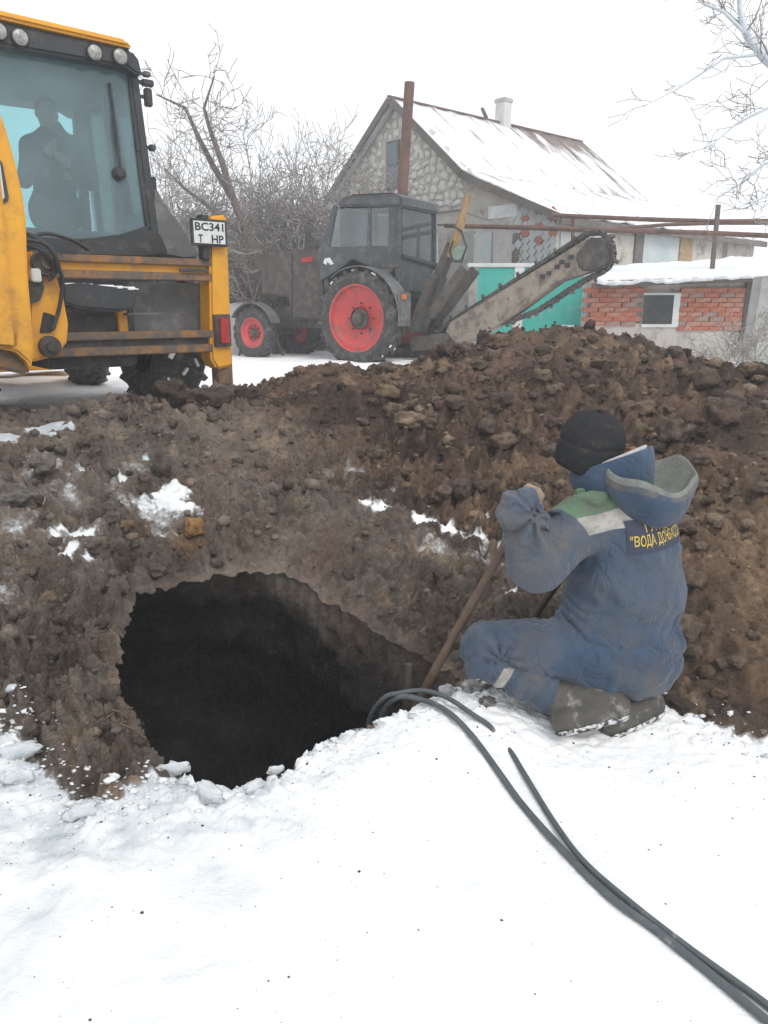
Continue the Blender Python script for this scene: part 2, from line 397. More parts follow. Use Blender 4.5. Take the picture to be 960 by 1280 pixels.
# relief stands out along the slope's own normal, not straight up
zz = Z0.reshape(NRR, NT); xx = XY[:, 0].reshape(NRR, NT); yy = XY[:, 1].reshape(NRR, NT)
er = np.stack([np.gradient(q, axis=0) for q in (xx, yy, zz)], -1)
def roll_d(q): return np.roll(q, -2, 1) - np.roll(q, 2, 1)
et = np.stack([roll_d(q) for q in (xx, yy, zz)], -1)
nrm_ = np.cross(er, et); nrm_ /= np.linalg.norm(nrm_, axis=2)[..., None]; nrm_ *= np.sign(nrm_[..., 2:3])
DZ = (Z - Z0).reshape(NRR, NT) * np.clip((soil * sstep(0, .06, SS)).reshape(NRR, NT), 0, 1)
V3 = np.c_[XY, Z]; V3 = V3 + np.c_[(nrm_[..., 0] * DZ).ravel(), (nrm_[..., 1] * DZ).ravel(), ((nrm_[..., 2] - 1) * DZ).ravel()]
Q = quads(NRR, NT)
fc = heap[Q].mean(1) > .5
fsn = (np.linalg.norm(XY[Q].mean(1) - np.array([1.5, 6]), axis=1) < 9)
isheap = fc & fsn & (snow[Q].mean(1) < .75)
def sub(faces):
    u, inv = np.unique(faces, return_inverse=True); return u, inv.reshape(faces.shape)

# ---- ground material: snow over soil by the attribute, fine relief from noise
def ground_material(name):
    m = bpy.data.materials.new(name); m.use_nodes = True; n = m.node_tree; L = n.links; b = n.nodes['Principled BSDF']
    def nd(t, **k):
        x = n.nodes.new(t)
        for a, v in k.items(): setattr(x, a, v)
        return x
    at = lambda a: nd('ShaderNodeAttribute', attribute_name=a)
    tc = nd('ShaderNodeTexCoord')
    def noise(sc, det=6, ro=.6):
        t = nd('ShaderNodeTexNoise'); t.inputs['Scale'].default_value = sc; t.inputs['Detail'].default_value = det; t.inputs['Roughness'].default_value = ro
        L.new(tc.outputs['Object'], t.inputs['Vector']); return t.outputs[0]
    def mr(src, a, b_, lo=0, hi=1):
        r = nd('ShaderNodeMapRange', interpolation_type='SMOOTHSTEP'); L.new(src, r.inputs['Value'])
        for k, v in (('From Min', a), ('From Max', b_), ('To Min', lo), ('To Max', hi)): r.inputs[k].default_value = v
        return r.outputs[0]
    def ma(op, x, y):
        r = nd('ShaderNodeMath', operation=op)
        for i, v in enumerate((x, y)):
            if isinstance(v, (int, float)): r.inputs[i].default_value = v
            else: L.new(v, r.inputs[i])
        return r.outputs[0]
    def mx(f, a, b_, blend='MIX'):
        r = nd('ShaderNodeMix', data_type='RGBA', blend_type=blend)
        if isinstance(f, (int, float)): r.inputs['Factor'].default_value = f
        else: L.new(f, r.inputs['Factor'])
        for s_, v in (('A', a), ('B', b_)):
            if isinstance(v, tuple): r.inputs[s_].default_value = (*v, 1)
            else: L.new(v, r.inputs[s_])
        return r.outputs['Result']
    n1 = noise(28, 8, .68); n2 = noise(110, 5, .65); n3 = noise(9, 6, .6)
    vo = nd('ShaderNodeTexVoronoi', feature='F1'); vo.inputs['Scale'].default_value = 85; L.new(tc.outputs['Object'], vo.inputs['Vector'])
    col = at('col').outputs['Color']
    soil = mx(mr(n1, .3, .7), col, mx(1.0, col, (.55, .52, .50), 'MULTIPLY'))
    soil = mx(mr(n2, .60, .72, 0, .55), soil, mx(1.0, col, (1.7, 1.62, 1.5), 'MULTIPLY'))     # crumbs of lighter earth
    grit = ma('MULTIPLY', mr(vo.outputs['Distance'], .26, .16), mr(n3, .52, .66))
    soil = mx(ma('MULTIPLY', grit, .6), soil, (.36, .31, .25))
    # snow: white, with a grey film, specks of soil and refrozen patches
    gr = at('grime').outputs['Fac']
    sn = mx(ma('MULTIPLY', gr, mr(n3, .25, .75, .45, 1.0)), (.90, .905, .91), (.44, .485, .51))
    spk = ma('MULTIPLY', mr(n2, .70, .74), mr(n3, .45, .62))
    spk = ma('MULTIPLY', spk, mr(gr, .0, .8, .25, 1.0))
    sn = mx(ma('MULTIPLY', spk, .55), sn, (.16, .13, .11))
    s = at('snow').outputs['Fac']
    sf = mr(ma('ADD', s, ma('MULTIPLY', ma('SUBTRACT', n1, .5), .9)), .38, .72)
    L.new(mx(sf, soil, sn), b.inputs['Base Color'])
    L.new(mr(sf, 0, 1, .92, .55), b.inputs['Roughness']); b.inputs['Specular IOR Level'].default_value = .25
    h = ma('ADD', ma('MULTIPLY', n1, 1.0), ma('MULTIPLY', n2, .45))
    hs = ma('ADD', ma('MULTIPLY', n1, .3), ma('MULTIPLY', n2, .12))
    hh = nd('ShaderNodeMix', data_type='FLOAT'); L.new(sf, hh.inputs['Factor']); L.new(h, hh.inputs['A']); L.new(hs, hh.inputs['B'])
    bp = nd('ShaderNodeBump'); bp.inputs['Strength'].default_value = 1.0; bp.inputs['Distance'].default_value = .028
    L.new(hh.outputs['Result'], bp.inputs['Height']); L.new(bp.outputs[0], b.inputs['Normal'])
    return m
GM = ground_material('ground_snow_and_soil')
u, f = sub(Q[~isheap]); ground = np_mesh('ground', V3[u], f, GM, attrs={k: v[u] for k, v in TR.items()}); tag(ground, kind='structure')
u, f = sub(Q[isheap]); heap_o = np_mesh('soil_heap', V3[u], f, GM, attrs={k: v[u] for k, v in TR.items()})
tag(heap_o, 'long heap of dark freshly dug crumbly earth behind the kneeling man', 'soil heap')
pv = np.concatenate([V3[:NT], PV]); pq = quads(NPIT + 1, NT)[:, ::-1]
cap = len(pv); pv = np.concatenate([pv, [[HC[0], HC[1], PV[-1, 2]]]])
lst = NPIT * NT + np.arange(NT); capf = np.stack([lst, np.full(NT, cap), np.full(NT, cap), np.roll(lst, -1)], -1)
pitc = np.tile(np.array([.034, .029, .027]), (len(pv), 1)) * (1 + .5 * fbm(pv * 5, 3)[:, None])  # pit walls coloured near black, deep shade put into the soil colour
bl = np.clip(np.r_[np.zeros(NT), np.repeat(dp, NT), [9]] / np.r_[np.ones(NT), np.tile(.20 + .08 * funA, NPIT), [1]], 0, 1)[:, None]  # painted shade sets in just below the rim
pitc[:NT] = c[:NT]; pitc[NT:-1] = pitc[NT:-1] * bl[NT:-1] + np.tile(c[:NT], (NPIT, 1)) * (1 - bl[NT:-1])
psn = np.zeros(len(pv)); psn[:NT] = snow[:NT]
for j in range(6): psn[NT * (j + 1):NT * (j + 2)] = snow[:NT] * (1 - (j + 1) / 7)
capt = np.stack([lst, np.full(NT, cap), np.roll(lst, -1)], -1)
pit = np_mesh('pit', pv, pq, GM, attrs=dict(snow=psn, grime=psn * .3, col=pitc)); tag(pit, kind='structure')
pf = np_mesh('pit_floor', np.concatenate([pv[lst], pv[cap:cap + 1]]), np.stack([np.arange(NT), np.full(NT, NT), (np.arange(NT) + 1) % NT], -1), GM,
             attrs=dict(snow=np.zeros(NT + 1), grime=np.zeros(NT + 1), col=np.tile([.03, .026, .024], (NT + 1, 1)))); tag(pf, kind='structure')  # floor carries the same painted shade
# height of the finished ground, for standing things on it
def gh(x, y):
    a = math.atan2(y - HC[1], x - HC[0]) % (2 * math.pi); k = int(round(a / (2 * math.pi) * NT)) % NT
    r = math.hypot(x - HC[0], y - HC[1]) - rr_[k]
    j = int(np.clip(np.searchsorted(ss, r), 0, NRR - 1)); return float(Z[j * NT + k])
# ================================================================ implicit surfaces
class Field:
    def __init__(s, lo, hi, h):
        s.lo, s.h = np.array(lo, float), h
        s.n = [int(math.ceil((hi[i] - lo[i]) / h)) + 1 for i in range(3)]
        ax = [s.lo[i] + h * np.arange(s.n[i]) for i in range(3)]
        g = np.meshgrid(*ax, indexing='ij'); s.p = np.stack([q.ravel() for q in g], 1).astype(np.float32)
        s.d = None
    def rcone(s, a, b, r1, r2):
        a = np.array(a, np.float32); ba = np.array(b, np.float32) - a; q = s.p - a
        h = np.clip(q @ ba / (ba @ ba), 0, 1); return np.linalg.norm(q - h[:, None] * ba, axis=1) - (r1 + (r2 - r1) * h)
    def ell(s, c, r, ax=None):
        q = s.p - np.array(c, np.float32)
        if ax is not None: q = q @ np.array(ax, np.float32).T
        r = np.array(r, np.float32); k = np.linalg.norm(q / r, axis=1); k2 = np.linalg.norm(q / (r * r), axis=1)
        return k * (k - 1) / np.maximum(k2, 1e-6)
    def add(s, d, k=.03):
        if s.d is None: s.d = d
        else:
            h = np.maximum(k - np.abs(s.d - d), 0) / k; s.d = np.minimum(s.d, d) - h * h * k * .25
        return s
    def cut(s, d): s.d = np.maximum(s.d, d); return s
    def mesh(s):
        D = s.d.reshape(s.n); h = s.h; nx, ny, nz = s.n
        c = np.stack([D[i:nx - 1 + i, j:ny - 1 + j, k:nz - 1 + k] for i in (0, 1) for j in (0, 1) for k in (0, 1)], -1)
        act = (c.min(-1) < 0) & (c.max(-1) >= 0); idx = np.argwhere(act); cv = c[act]
        cor = np.array([(i, j, k) for i in (0, 1) for j in (0, 1) for k in (0, 1)], float)
        acc = np.zeros((len(idx), 3)); cnt = np.zeros(len(idx))
        for a in range(8):
            for b in range(a + 1, 8):
                if np.abs(cor[a] - cor[b]).sum() != 1: continue
                m = (cv[:, a] < 0) != (cv[:, b] < 0)
                t = cv[m, a] / (cv[m, a] - cv[m, b]); acc[m] += cor[a] + t[:, None] * (cor[b] - cor[a]); cnt[m] += 1
        V = s.lo + (idx + acc / cnt[:, None]) * h
        lut = -np.ones(act.shape, np.int64); lut[tuple(idx.T)] = np.arange(len(idx)); F = []
        for ax in range(3):
            o1, o2 = [(1, 2), (2, 0), (0, 1)][ax]
            sl0 = [slice(1, -1)] * 3; sl0[ax] = slice(0, s.n[ax] - 1); sl1 = list(sl0); sl1[ax] = slice(1, s.n[ax])
            A, B = D[tuple(sl0)], D[tuple(sl1)]; cr = (A < 0) != (B < 0); e = np.argwhere(cr)
            base = e.copy(); base[:, o1] += 1; base[:, o2] += 1
            def cell(d1, d2):
                q = base.copy(); q[:, o1] += d1; q[:, o2] += d2; return lut[q[:, 0], q[:, 1], q[:, 2]]
            f = np.stack([cell(-1, -1), cell(0, -1), cell(0, 0), cell(-1, 0)], 1)
            fl = ~(A[cr] < 0); f[fl] = f[fl][:, ::-1]; F.append(f)
        F = np.concatenate(F); F = F[(F >= 0).all(1)]
        return V, F
def relax(V, F, it=2, lam=.5):
    for _ in range(it):
        acc = np.zeros_like(V); cnt = np.zeros(len(V))
        for k in range(4):
            for j in ((k + 1) % 4, (k + 3) % 4):
                np.add.at(acc, F[:, k], V[F[:, j]]); np.add.at(cnt, F[:, k], 1)
        V = V + lam * (acc / np.maximum(cnt, 1)[:, None] - V)
    return V
def nearest_eval(V, fn):
    return fn(V)
# ================================================================ kneeling worker
FW = Vector((-.8, .6, 0)); RT = Vector((.6, .8, 0)); UP = Vector((0, 0, 1))
AX = [tuple(RT), tuple(FW), tuple(UP)]
def coat_material():
    m = bpy.data.materials.new('worn_blue_cotton'); m.use_nodes = True; n = m.node_tree; L = n.links; b = n.nodes['Principled BSDF']
    def nd(t, **k):
        x = n.nodes.new(t)
        for a, v in k.items(): setattr(x, a, v)
        return x
    tc = nd('ShaderNodeTexCoord')
    def noise(sc, det=5, ro=.6):
        t = nd('ShaderNodeTexNoise'); t.inputs['Scale'].default_value = sc; t.inputs['Detail'].default_value = det; t.inputs['Roughness'].default_value = ro
        L.new(tc.outputs['Object'], t.inputs['Vector']); return t.outputs[0]
    def mr(src, a, b_, lo=0, hi=1, it='SMOOTHSTEP'):
        r = nd('ShaderNodeMapRange', interpolation_type=it); L.new(src, r.inputs['Value'])
        for k, v in (('From Min', a), ('From Max', b_), ('To Min', lo), ('To Max', hi)): r.inputs[k].default_value = v
        return r.outputs[0]
    def mul(x, y):
        r = nd('ShaderNodeMath', operation='MULTIPLY')
        for i, v in enumerate((x, y)):
            if isinstance(v, (int, float)): r.inputs[i].default_value = v
            else: L.new(v, r.inputs[i])
        return r.outputs[0]
    def mx(f, a, b_):
        r = nd('ShaderNodeMix', data_type='RGBA'); L.new(f, r.inputs['Factor'])
        for s_, v in (('A', a), ('B', b_)):
            if isinstance(v, tuple): r.inputs[s_].default_value = (*v, 1)
            else: L.new(v, r.inputs[s_])
        return r.outputs['Result']
    at = lambda a: nd('ShaderNodeAttribute', attribute_name=a)
    f1 = at('yoke').outputs['Fac']; arm = at('armd').outputs['Fac']; dr = at('grub').outputs['Fac']
    col = mx(mr(noise(5), .3, .7), (.036, .062, .105), (.055, .088, .140))
    ns = mr(arm, -.004, .004)
    col = mx(mul(mr(f1, .062, .066), ns), col, mx(mr(noise(9), .35, .7), (.075, .17, .085), (.10, .21, .11)))
    col = mx(mul(mul(mr(f1, -.002, .002), mr(f1, .066, .062)), ns), col, mx(mr(noise(14, 6, .7), .35, .7), (.50, .48, .44), (.34, .32, .29)))
    # seam where the sleeve is set in, and above the band
    dirt = mx(mr(noise(6), .4, .7), (.095, .090, .084), (.135, .122, .108))
    fac = mul(mul(mr(noise(4.2, 8, .68), .36, .68), dr), .95)
    col = mx(fac, col, dirt)
    L.new(col, b.inputs['Base Color']); b.inputs['Roughness'].default_value = .88; b.inputs['Specular IOR Level'].default_value = .2
    b.inputs['Sheen Weight'].default_value = .15
    def crease(sc, dist):
        t = nd('ShaderNodeTexNoise'); t.inputs['Scale'].default_value = sc; t.inputs['Detail'].default_value = 2; t.inputs['Distortion'].default_value = dist; L.new(tc.outputs['Object'], t.inputs['Vector'])
        a = nd('ShaderNodeMath', operation='SUBTRACT'); L.new(t.outputs[0], a.inputs[0]); a.inputs[1].default_value = .5
        b_ = nd('ShaderNodeMath', operation='ABSOLUTE'); L.new(a.outputs[0], b_.inputs[0]); return mr(b_.outputs[0], 0, .07)
    h0 = nd('ShaderNodeMath', operation='ADD'); L.new(mul(crease(7, 1.2), .55), h0.inputs[0]); L.new(mul(crease(17, .8), .12), h0.inputs[1])
    h1 = nd('ShaderNodeMath', operation='ADD'); L.new(noise(22, 6, .6), h1.inputs[0]); L.new(mul(noise(400, 2), .12), h1.inputs[1])
    h = nd('ShaderNodeMath', operation='ADD'); L.new(h0.outputs[0], h.inputs[0]); L.new(h1.outputs[0], h.inputs[1])
    bp = nd('ShaderNodeBump'); bp.inputs['Strength'].default_value = .5; bp.inputs['Distance'].default_value = .012
    L.new(h.outputs[0], bp.inputs['Height']); L.new(bp.outputs[0], b.inputs['Normal'])
    return m
M_COAT = coat_material()
M_HAT = mat('black_knit', (.022, .023, .025), .95, c2=(.034, .034, .036), scale=40, bump=.6, bscale=260, dirt=(.09, .085, .08), dscale=9, damt=.12, spec=.2)
M_SKIN = mat('skin', (.42, .24, .17), .55, c2=(.36, .19, .13), scale=30)
M_GLOVE = mat('tan_work_glove', (.36, .27, .19), .9, c2=(.26, .19, .13), scale=40, bump=.4, bscale=150)
M_BOOT = mat('grey_rubber_boot', (.050, .048, .042), .7, c2=(.085, .078, .066), scale=14, bump=.3, bscale=60, dirt=(.30, .29, .27), dscale=16, damt=.25)
M_SOLE = mat('snow_caked_sole', (.05, .05, .048), .8, c2=(.6, .6, .6), scale=34, contrast=.06, bump=.4)
M_NAVY = mat('navy_patch', (.030, .038, .062), .85, c2=(.04, .05, .08), scale=40)
M_YEL = mat('yellow_print', (.62, .43, .07), .7, c2=(.5, .36, .1), scale=60)
M_WOOD = mat('grey_wood_handle', (.16, .105, .068), .75, c2=(.09, .062, .045), scale=24, bump=.35, bscale=90)
M_WOODD = mat('dark_wood_handle', (.07, .052, .04), .8, c2=(.04, .032, .028), scale=24, bump=.3, bscale=90)
M_LINING = mat('grey_lining', (.20, .21, .19), .9, c2=(.14, .145, .13), scale=30, bump=.4, bscale=120)

worker = empty('person', (.74, 2.52, 0), 0, 'person in dirty blue padded workwear and black knit hat kneeling beside the pit', 'person')
def wmesh(name, V, F, m, attrs=None, smooth=True):
    o = np_mesh(name, V - np.array(worker.location), F, m, worker, smooth, attrs); return o

SH, EL, WR = P(731, 648, 2.60), P(671, 702, 2.47), P(649, 638, 2.50)
SHR, ELR, WRR = P(822, 640, 2.90), P(748, 715, 3.02), P(700, 690, 2.92)
NK = P(768, 606, 2.73); HD = P(742, 562, 2.79)
HPL, KL, KL2, ANK = P(748, 812, 2.54), P(609, 808, 2.56), P(608, 824, 2.545), P(690, 872, 2.48)
off = RT * .22 - UP * .07 - FW * .03
def cmesh():
    F_ = Field((.28, 2.2, .02), (1.25, 3.16, 1.02), .0075)
    T = [(P(772, 812, 2.64), (.245, .225, .19)), (P(778, 750, 2.64), (.235, .205, .19)), (P(784, 690, 2.68), (.225, .175, .19)), (P(782, 640, 2.70), (.20, .14, .12))]
    for c_, r_ in T: F_.add(F_.ell(c_, r_, AX), .10)
    F_.add(F_.rcone(SH, SHR, .085, .085), .08); F_.add(F_.rcone(NK, P(766, 590, 2.75), .10, .085), .06)
    tors = F_.d.copy()
    # skirt of the coat over the thigh
    F_.add(F_.rcone(P(735, 800, 2.56), P(690, 806, 2.56), .12, .108), .08)
    q = F_.p
    armf = np.minimum(F_.rcone(SH, EL, .098, .102), F_.rcone(EL, WR, .102, .078))
    armr = np.minimum(F_.rcone(SHR, ELR, .095, .09), F_.rcone(ELR, WRR, .09, .07))
    a1 = F_.rcone(SH, EL, .098, .102); a2 = F_.rcone(EL, WR, .100, .080)
    h = np.maximum(.03 - np.abs(a1 - a2), 0) / .03; arm = np.minimum(a1, a2) - h * h * .03 * .25
    F_.add(arm, .035); F_.add(armr, .04)
    # cuffs, hem and neck opening
    fa = np.array((WR - EL).normalized()); F_.cut((q - np.array(WR)) @ fa - .075)
    fr = np.array((WRR - ELR).normalized()); F_.cut(np.where(np.linalg.norm(q - np.array(WRR), axis=1) < .25, (q - np.array(WRR)) @ fr - .05, -1))
    hem = np.array([.10, .30, .95]); hem /= np.linalg.norm(hem)
    F_.cut(-((q - np.array(P(762, 872, 2.5))) @ hem))
    # folds
    d = F_.d; m_ = np.abs(d) < .06; w1 = np.zeros(len(q)); w1[m_] = fbm(q[m_] * 5, 2)
    CR = np.array(P(673, 648, 2.40)); rel = q[m_] - CR; dist = np.linalg.norm(rel, axis=1)
    ang = np.arctan2(rel[:, 2], rel[:, 0]) ; sleeve = sstep(.05, -.01, arm[m_] - tors[m_])
    gro = lambda x, w_: np.exp(-(np.sin(x) / w_) ** 2)
    fold = (np.sin(ang * 9 + w1[m_] * 3) * .009 + gro(ang * 3.5 + w1[m_] * 1.6, .30) * .016) * np.exp(-(dist / .15) ** 2) * sleeve * sstep(.0, .03, dist)
    fold += np.exp(-(dist / .035) ** 2) * .030 * sleeve
    fx = (q[m_] - np.array(EL)) @ fa; fold += (np.sin(fx * 85 + w1[m_] * 5) * .004 + gro(fx * 30 + w1[m_] * 3.5, .35) * .008) * sleeve * sstep(.05, .12, fx)
    # torso: long slack folds falling from the shoulder and gathering above the thigh
    t_ = q[m_] @ np.array([.45, -.25, .85]); s_ = q[m_] @ np.array([.8, .3, -.5])
    low = sstep(.62, .35, q[m_][:, 2])
    fold += (1 - sleeve) * (np.sin(t_ * 34 + w1[m_] * 6 + np.sin(s_ * 7) * 2) * .005 * low + gro(t_ * 15 + w1[m_] * 4 + np.sin(s_ * 7), .25) * .009 * low * sstep(-.1, .35, w1[m_] + .1) + fbm(np.c_[t_ * 9, s_ * 3, q[m_][:, 1] * 2], 3) * .011)
    G = np.array(P(700, 760, 2.44)); rg_ = np.linalg.norm(q[m_] - G, axis=1); ag = np.arctan2(q[m_][:, 2] - G[2], q[m_][:, 0] - G[0])
    fold += (1 - sleeve) * (np.sin(ag * 7 + w1[m_] * 2) * .006 + gro(ag * 3.2 + w1[m_] * 1.5, .28) * .017) * np.exp(-(rg_ / .19) ** 2)
    # the arm lies against the coat: a deep line under it
    fold += fbm(q[m_] * 14, 2) * .004
    d[m_] += fold * 1.45
    # hollow
    V, Fc = F_.mesh(); V = relax(V, Fc, 2, .5)
    def arm_of(V):
        def rc(a, b, r1, r2):
            a = np.array(a); ba = np.array(b) - a; qq = V - a; hh = np.clip(qq @ ba / (ba @ ba), 0, 1)
            return np.linalg.norm(qq - hh[:, None] * ba, axis=1) - (r1 + (r2 - r1) * hh)
        return np.minimum(rc(SH, EL, .098, .102), rc(EL, WR, .1, .08))
    a_ = np.array(P(728, 669, 2.50)); b_ = np.array(P(797, 651, 2.56)); tdir = (b_ - a_) / np.linalg.norm(b_ - a_)
    nrm = np.array([0, .12, 1.0]); nrm -= tdir * (nrm @ tdir); nrm /= np.linalg.norm(nrm)
    yoke = (V - a_) @ nrm
    sd_ = np.array((EL - SH).normalized()); along = (V - np.array(SH)) @ sd_
    armd = np.where(arm_of(V) < .04, .085 - along, .05)
    low = sstep(.75, .25, V[:, 2]); armn = sstep(.06, .0, arm_of(V))
    grub = np.clip(.35 + .45 * low + .5 * armn, 0, 1) + .35 * np.exp(-(((V - np.array(P(800, 850, 2.45))) / .16) ** 2).sum(1)) + .5 * np.exp(-(((V - np.array(P(705, 690, 2.45))) / .08) ** 2).sum(1))
    return wmesh('jacket', V, Fc, M_COAT, dict(yoke=yoke, armd=armd, grub=np.clip(grub, 0, 1.2)))
jacket = cmesh()
def tmesh():
    F_ = Field((.12, 2.28, .0), (1.12, 3.05, .50), .0085)
    for o_ in (Vector((0, 0, 0)), off):
        F_.add(F_.rcone(HPL + o_, KL + o_, .125, .092), .05)
    F_.add(F_.rcone(KL + off, ANK + off, .085, .066), .03)
    q = F_.p
    th1 = F_.d.copy(); sh = F_.rcone(KL2, ANK, .083, .066)
    F_.d = np.minimum(F_.d, sh) - .25 * .02 * (np.maximum(.02 - np.abs(F_.d - sh), 0) / .02) ** 2
    m_ = np.abs(F_.d) < .05; w1 = np.zeros(len(q)); w1[m_] = fbm(q[m_] * 6 + 3, 2)
    C = np.array(P(628, 828, 2.44)); rel = q[m_] - C; dist = np.linalg.norm(rel, axis=1); ang = np.arctan2(rel[:, 2], rel[:, 0])
    gro = lambda x, w_: np.exp(-(np.sin(x) / w_) ** 2)
    fold = (np.sin(ang * 8 + w1[m_] * 2) * .007 + gro(ang * 3.5 + w1[m_], .3) * .015) * np.exp(-(dist / .11) ** 2)
    ts = np.array((KL - HPL).normalized()); tt = (q[m_] - np.array(HPL)) @ ts; tz = q[m_][:, 2]
    fold += np.sin(tt * 26 + tz * 22 + w1[m_] * 5) * .004 + gro(tt * 12 + tz * 14 + w1[m_] * 4, .25) * .008 + fbm(q[m_] * 13, 2) * .004
    ss_ = np.array((ANK - KL2).normalized()); st = (q[m_] - np.array(KL2)) @ ss_
    fold += np.sin(st * 70 + w1[m_] * 5) * .005 * (sh[m_] < th1[m_])
    F_.d[m_] += fold * 1.5
    V, Fc = F_.mesh(); V = relax(V, Fc, 2, .5)
    st = (V - np.array(KL2)) @ ss_
    def rc(a, b, r1, r2):
        a = np.array(a); ba = np.array(b) - a; qq = V - a; hh = np.clip(qq @ ba / (ba @ ba), 0, 1); return np.linalg.norm(qq - hh[:, None] * ba, axis=1) - (r1 + (r2 - r1) * hh)
    onsh = rc(KL2, ANK, .083, .066) < rc(HPL, KL, .125, .098)
    yoke = np.where(onsh, np.abs(st - .075) * -1 + .022, -.2); yoke = np.where(yoke > 0, .02, -.1)
    yk = np.where(onsh, np.minimum(st - .062, .098 - st), -.05)
    grub = np.clip(.55 + .35 * fbm(V * 5, 2), 0, 1) + np.where(onsh & (st > .14), .8, 0)
    return wmesh('trousers', V, Fc, M_COAT, dict(yoke=yk, armd=np.full(len(V), .05), grub=grub))
trousers = tmesh()
def bmesh_body():
    F_ = Field((.28, 2.3, .60), (1.15, 3.15, 1.24), .0075)
    hx = [tuple(RT), tuple(FW), tuple(UP)]
    F_.add(F_.ell(HD, (.078, .098, .112), hx), .02); F_.add(F_.ell(HD + FW * .035 - UP * .065, (.055, .065, .06), hx), .04)
    F_.add(F_.rcone(HD + FW * .095 - UP * .005, HD + FW * .118 - UP * .035, .010, .017), .015)         # nose
    for s_ in (-1, 1):
        F_.add(F_.ell(HD + RT * s_ * .080 - UP * .02, (.012, .022, .034), hx), .01)                  # ears
    F_.add(F_.ell(HD + FW * .088 - UP * .075, (.028, .014, .010), hx), .012)                          # lips
    for s_ in (-1, 1): F_.cut(-F_.ell(HD + FW * .100 + RT * s_ * .032 + UP * .008, (.018, .014, .010), hx))
    for s_ in (-1, 1): F_.add(F_.ell(HD + FW * .083 + RT * s_ * .032 + UP * .006, (.014, .013, .012), hx), .004)
    F_.add(F_.rcone(HD - UP * .09, NK - UP * .03, .055, .062), .03)
    F_.add(F_.rcone(NK - UP * .05, P(782, 660, 2.70), .07, .11), .04)
    F_.add(F_.rcone(SH, SHR, .05, .05), .05)
    for a, b_, c_ in ((SH, EL, WR), (SHR, ELR, WRR)):
        F_.add(F_.rcone(a, b_, .045, .04), .03); F_.add(F_.rcone(b_, c_, .04, .03), .02)
    return F_
BF = bmesh_body()
# pole and the hands on it
POLE_A, POLE_B = P(519, 884, 2.74), P(672, 606, 2.60)
pd = (POLE_B - POLE_A).normalized()
def hand(F_, wr, grip, axis, up, sgn):
    """palm from the wrist to the grip, four fingers closing round the axis, thumb on the other side"""
    axis = axis.normalized(); n = (grip - wr); n = (n - axis * n.dot(axis)).normalized(); b_ = axis.cross(n) * sgn
    pc = grip - n * .018 + b_ * .024
    F_.add(F_.rcone(wr, pc, .028, .026), .02)
    for k in range(4):
        r_ = [.0105, .0115, .011, .0095][k]; c_ = grip + axis * (.033 - .022 * k)
        R_ = .0285 - .001 * abs(k - 1)
        pts = []
        for t in (0, 55, 115, 175, 225):
            a = R(t + k * 3); pts.append(c_ + b_ * math.cos(a) * R_ + n * math.sin(a) * R_)
        F_.add(F_.rcone(pc + axis * (.028 - .019 * k), pts[0], .018, r_ * 1.1), .008)
        for i in range(4): F_.add(F_.rcone(pts[i], pts[i + 1], r_ * (1.08 - .05 * i), r_ * (1.03 - .05 * i)), .004)
    t0 = pc + axis * .034 - n * .008
    t1 = grip + axis * .048 + b_ * .012 - n * .026; t2 = grip + axis * .045 - b_ * .022 - n * .018
    F_.add(F_.rcone(t0, t1, .014, .0125), .01); F_.add(F_.rcone(t1, t2, .0125, .0105), .004)
GRIP = POLE_A + pd * ((WR + Vector((.02, .03, .012)) - POLE_A).dot(pd))
hand(BF, WR + (GRIP - WR) * .35, GRIP, pd, UP, -1)
POLE2_A, POLE2_B = P(640, 812, 2.92), P(712, 705, 2.90)
pd2 = (POLE2_B - POLE2_A).normalized(); GRIP2 = POLE2_A + pd2 * ((WRR + FW * .06 - POLE2_A).dot(pd2))
hand(BF, WRR, GRIP2, pd2, UP, 1)
V, Fc = BF.mesh(); V = relax(V, Fc, 1, .4); body = wmesh('body', V, Fc, M_SKIN)
# glove over the left hand: same hand, a little fuller
GF = Field(tuple(GRIP - Vector((.09, .09, .09))), tuple(GRIP + Vector((.09, .09, .09))), .004)
hand(GF, WR + (GRIP - WR) * .35, GRIP, pd, UP, -1); GF.d -= .003
V, Fc = GF.mesh(); wmesh('glove', relax(V, Fc, 1), Fc, M_GLOVE)

def loft(rings, closed=True):
    rings = [[tuple(p) for p in r] for r in rings]; n = len(rings[0]); V = np.array([p for r in rings for p in r]); m = len(rings)
    F = []
    for i in range(m - 1):
        for k in range(n if closed else n - 1):
            k2 = (k + 1) % n; F.append((i * n + k, i * n + k2, (i + 1) * n + k2, (i + 1) * n + k))
    return V, np.array(F)
def ring(c, ra_, rb_, a_ax, b_ax, n=72, wob=0, ph=0, zf=None):
    o = []
    for k in range(n):
        t = 2 * math.pi * k / n; p = c + a_ax * (math.cos(t) * ra_) + b_ax * (math.sin(t) * rb_)
        if zf: p = p + UP * zf(t)
        if wob: p = p + (p - c).normalized() * wob * (math.sin(3 * t + ph) + .6 * math.sin(7 * t + ph * 2))
        o.append(p)
    return o
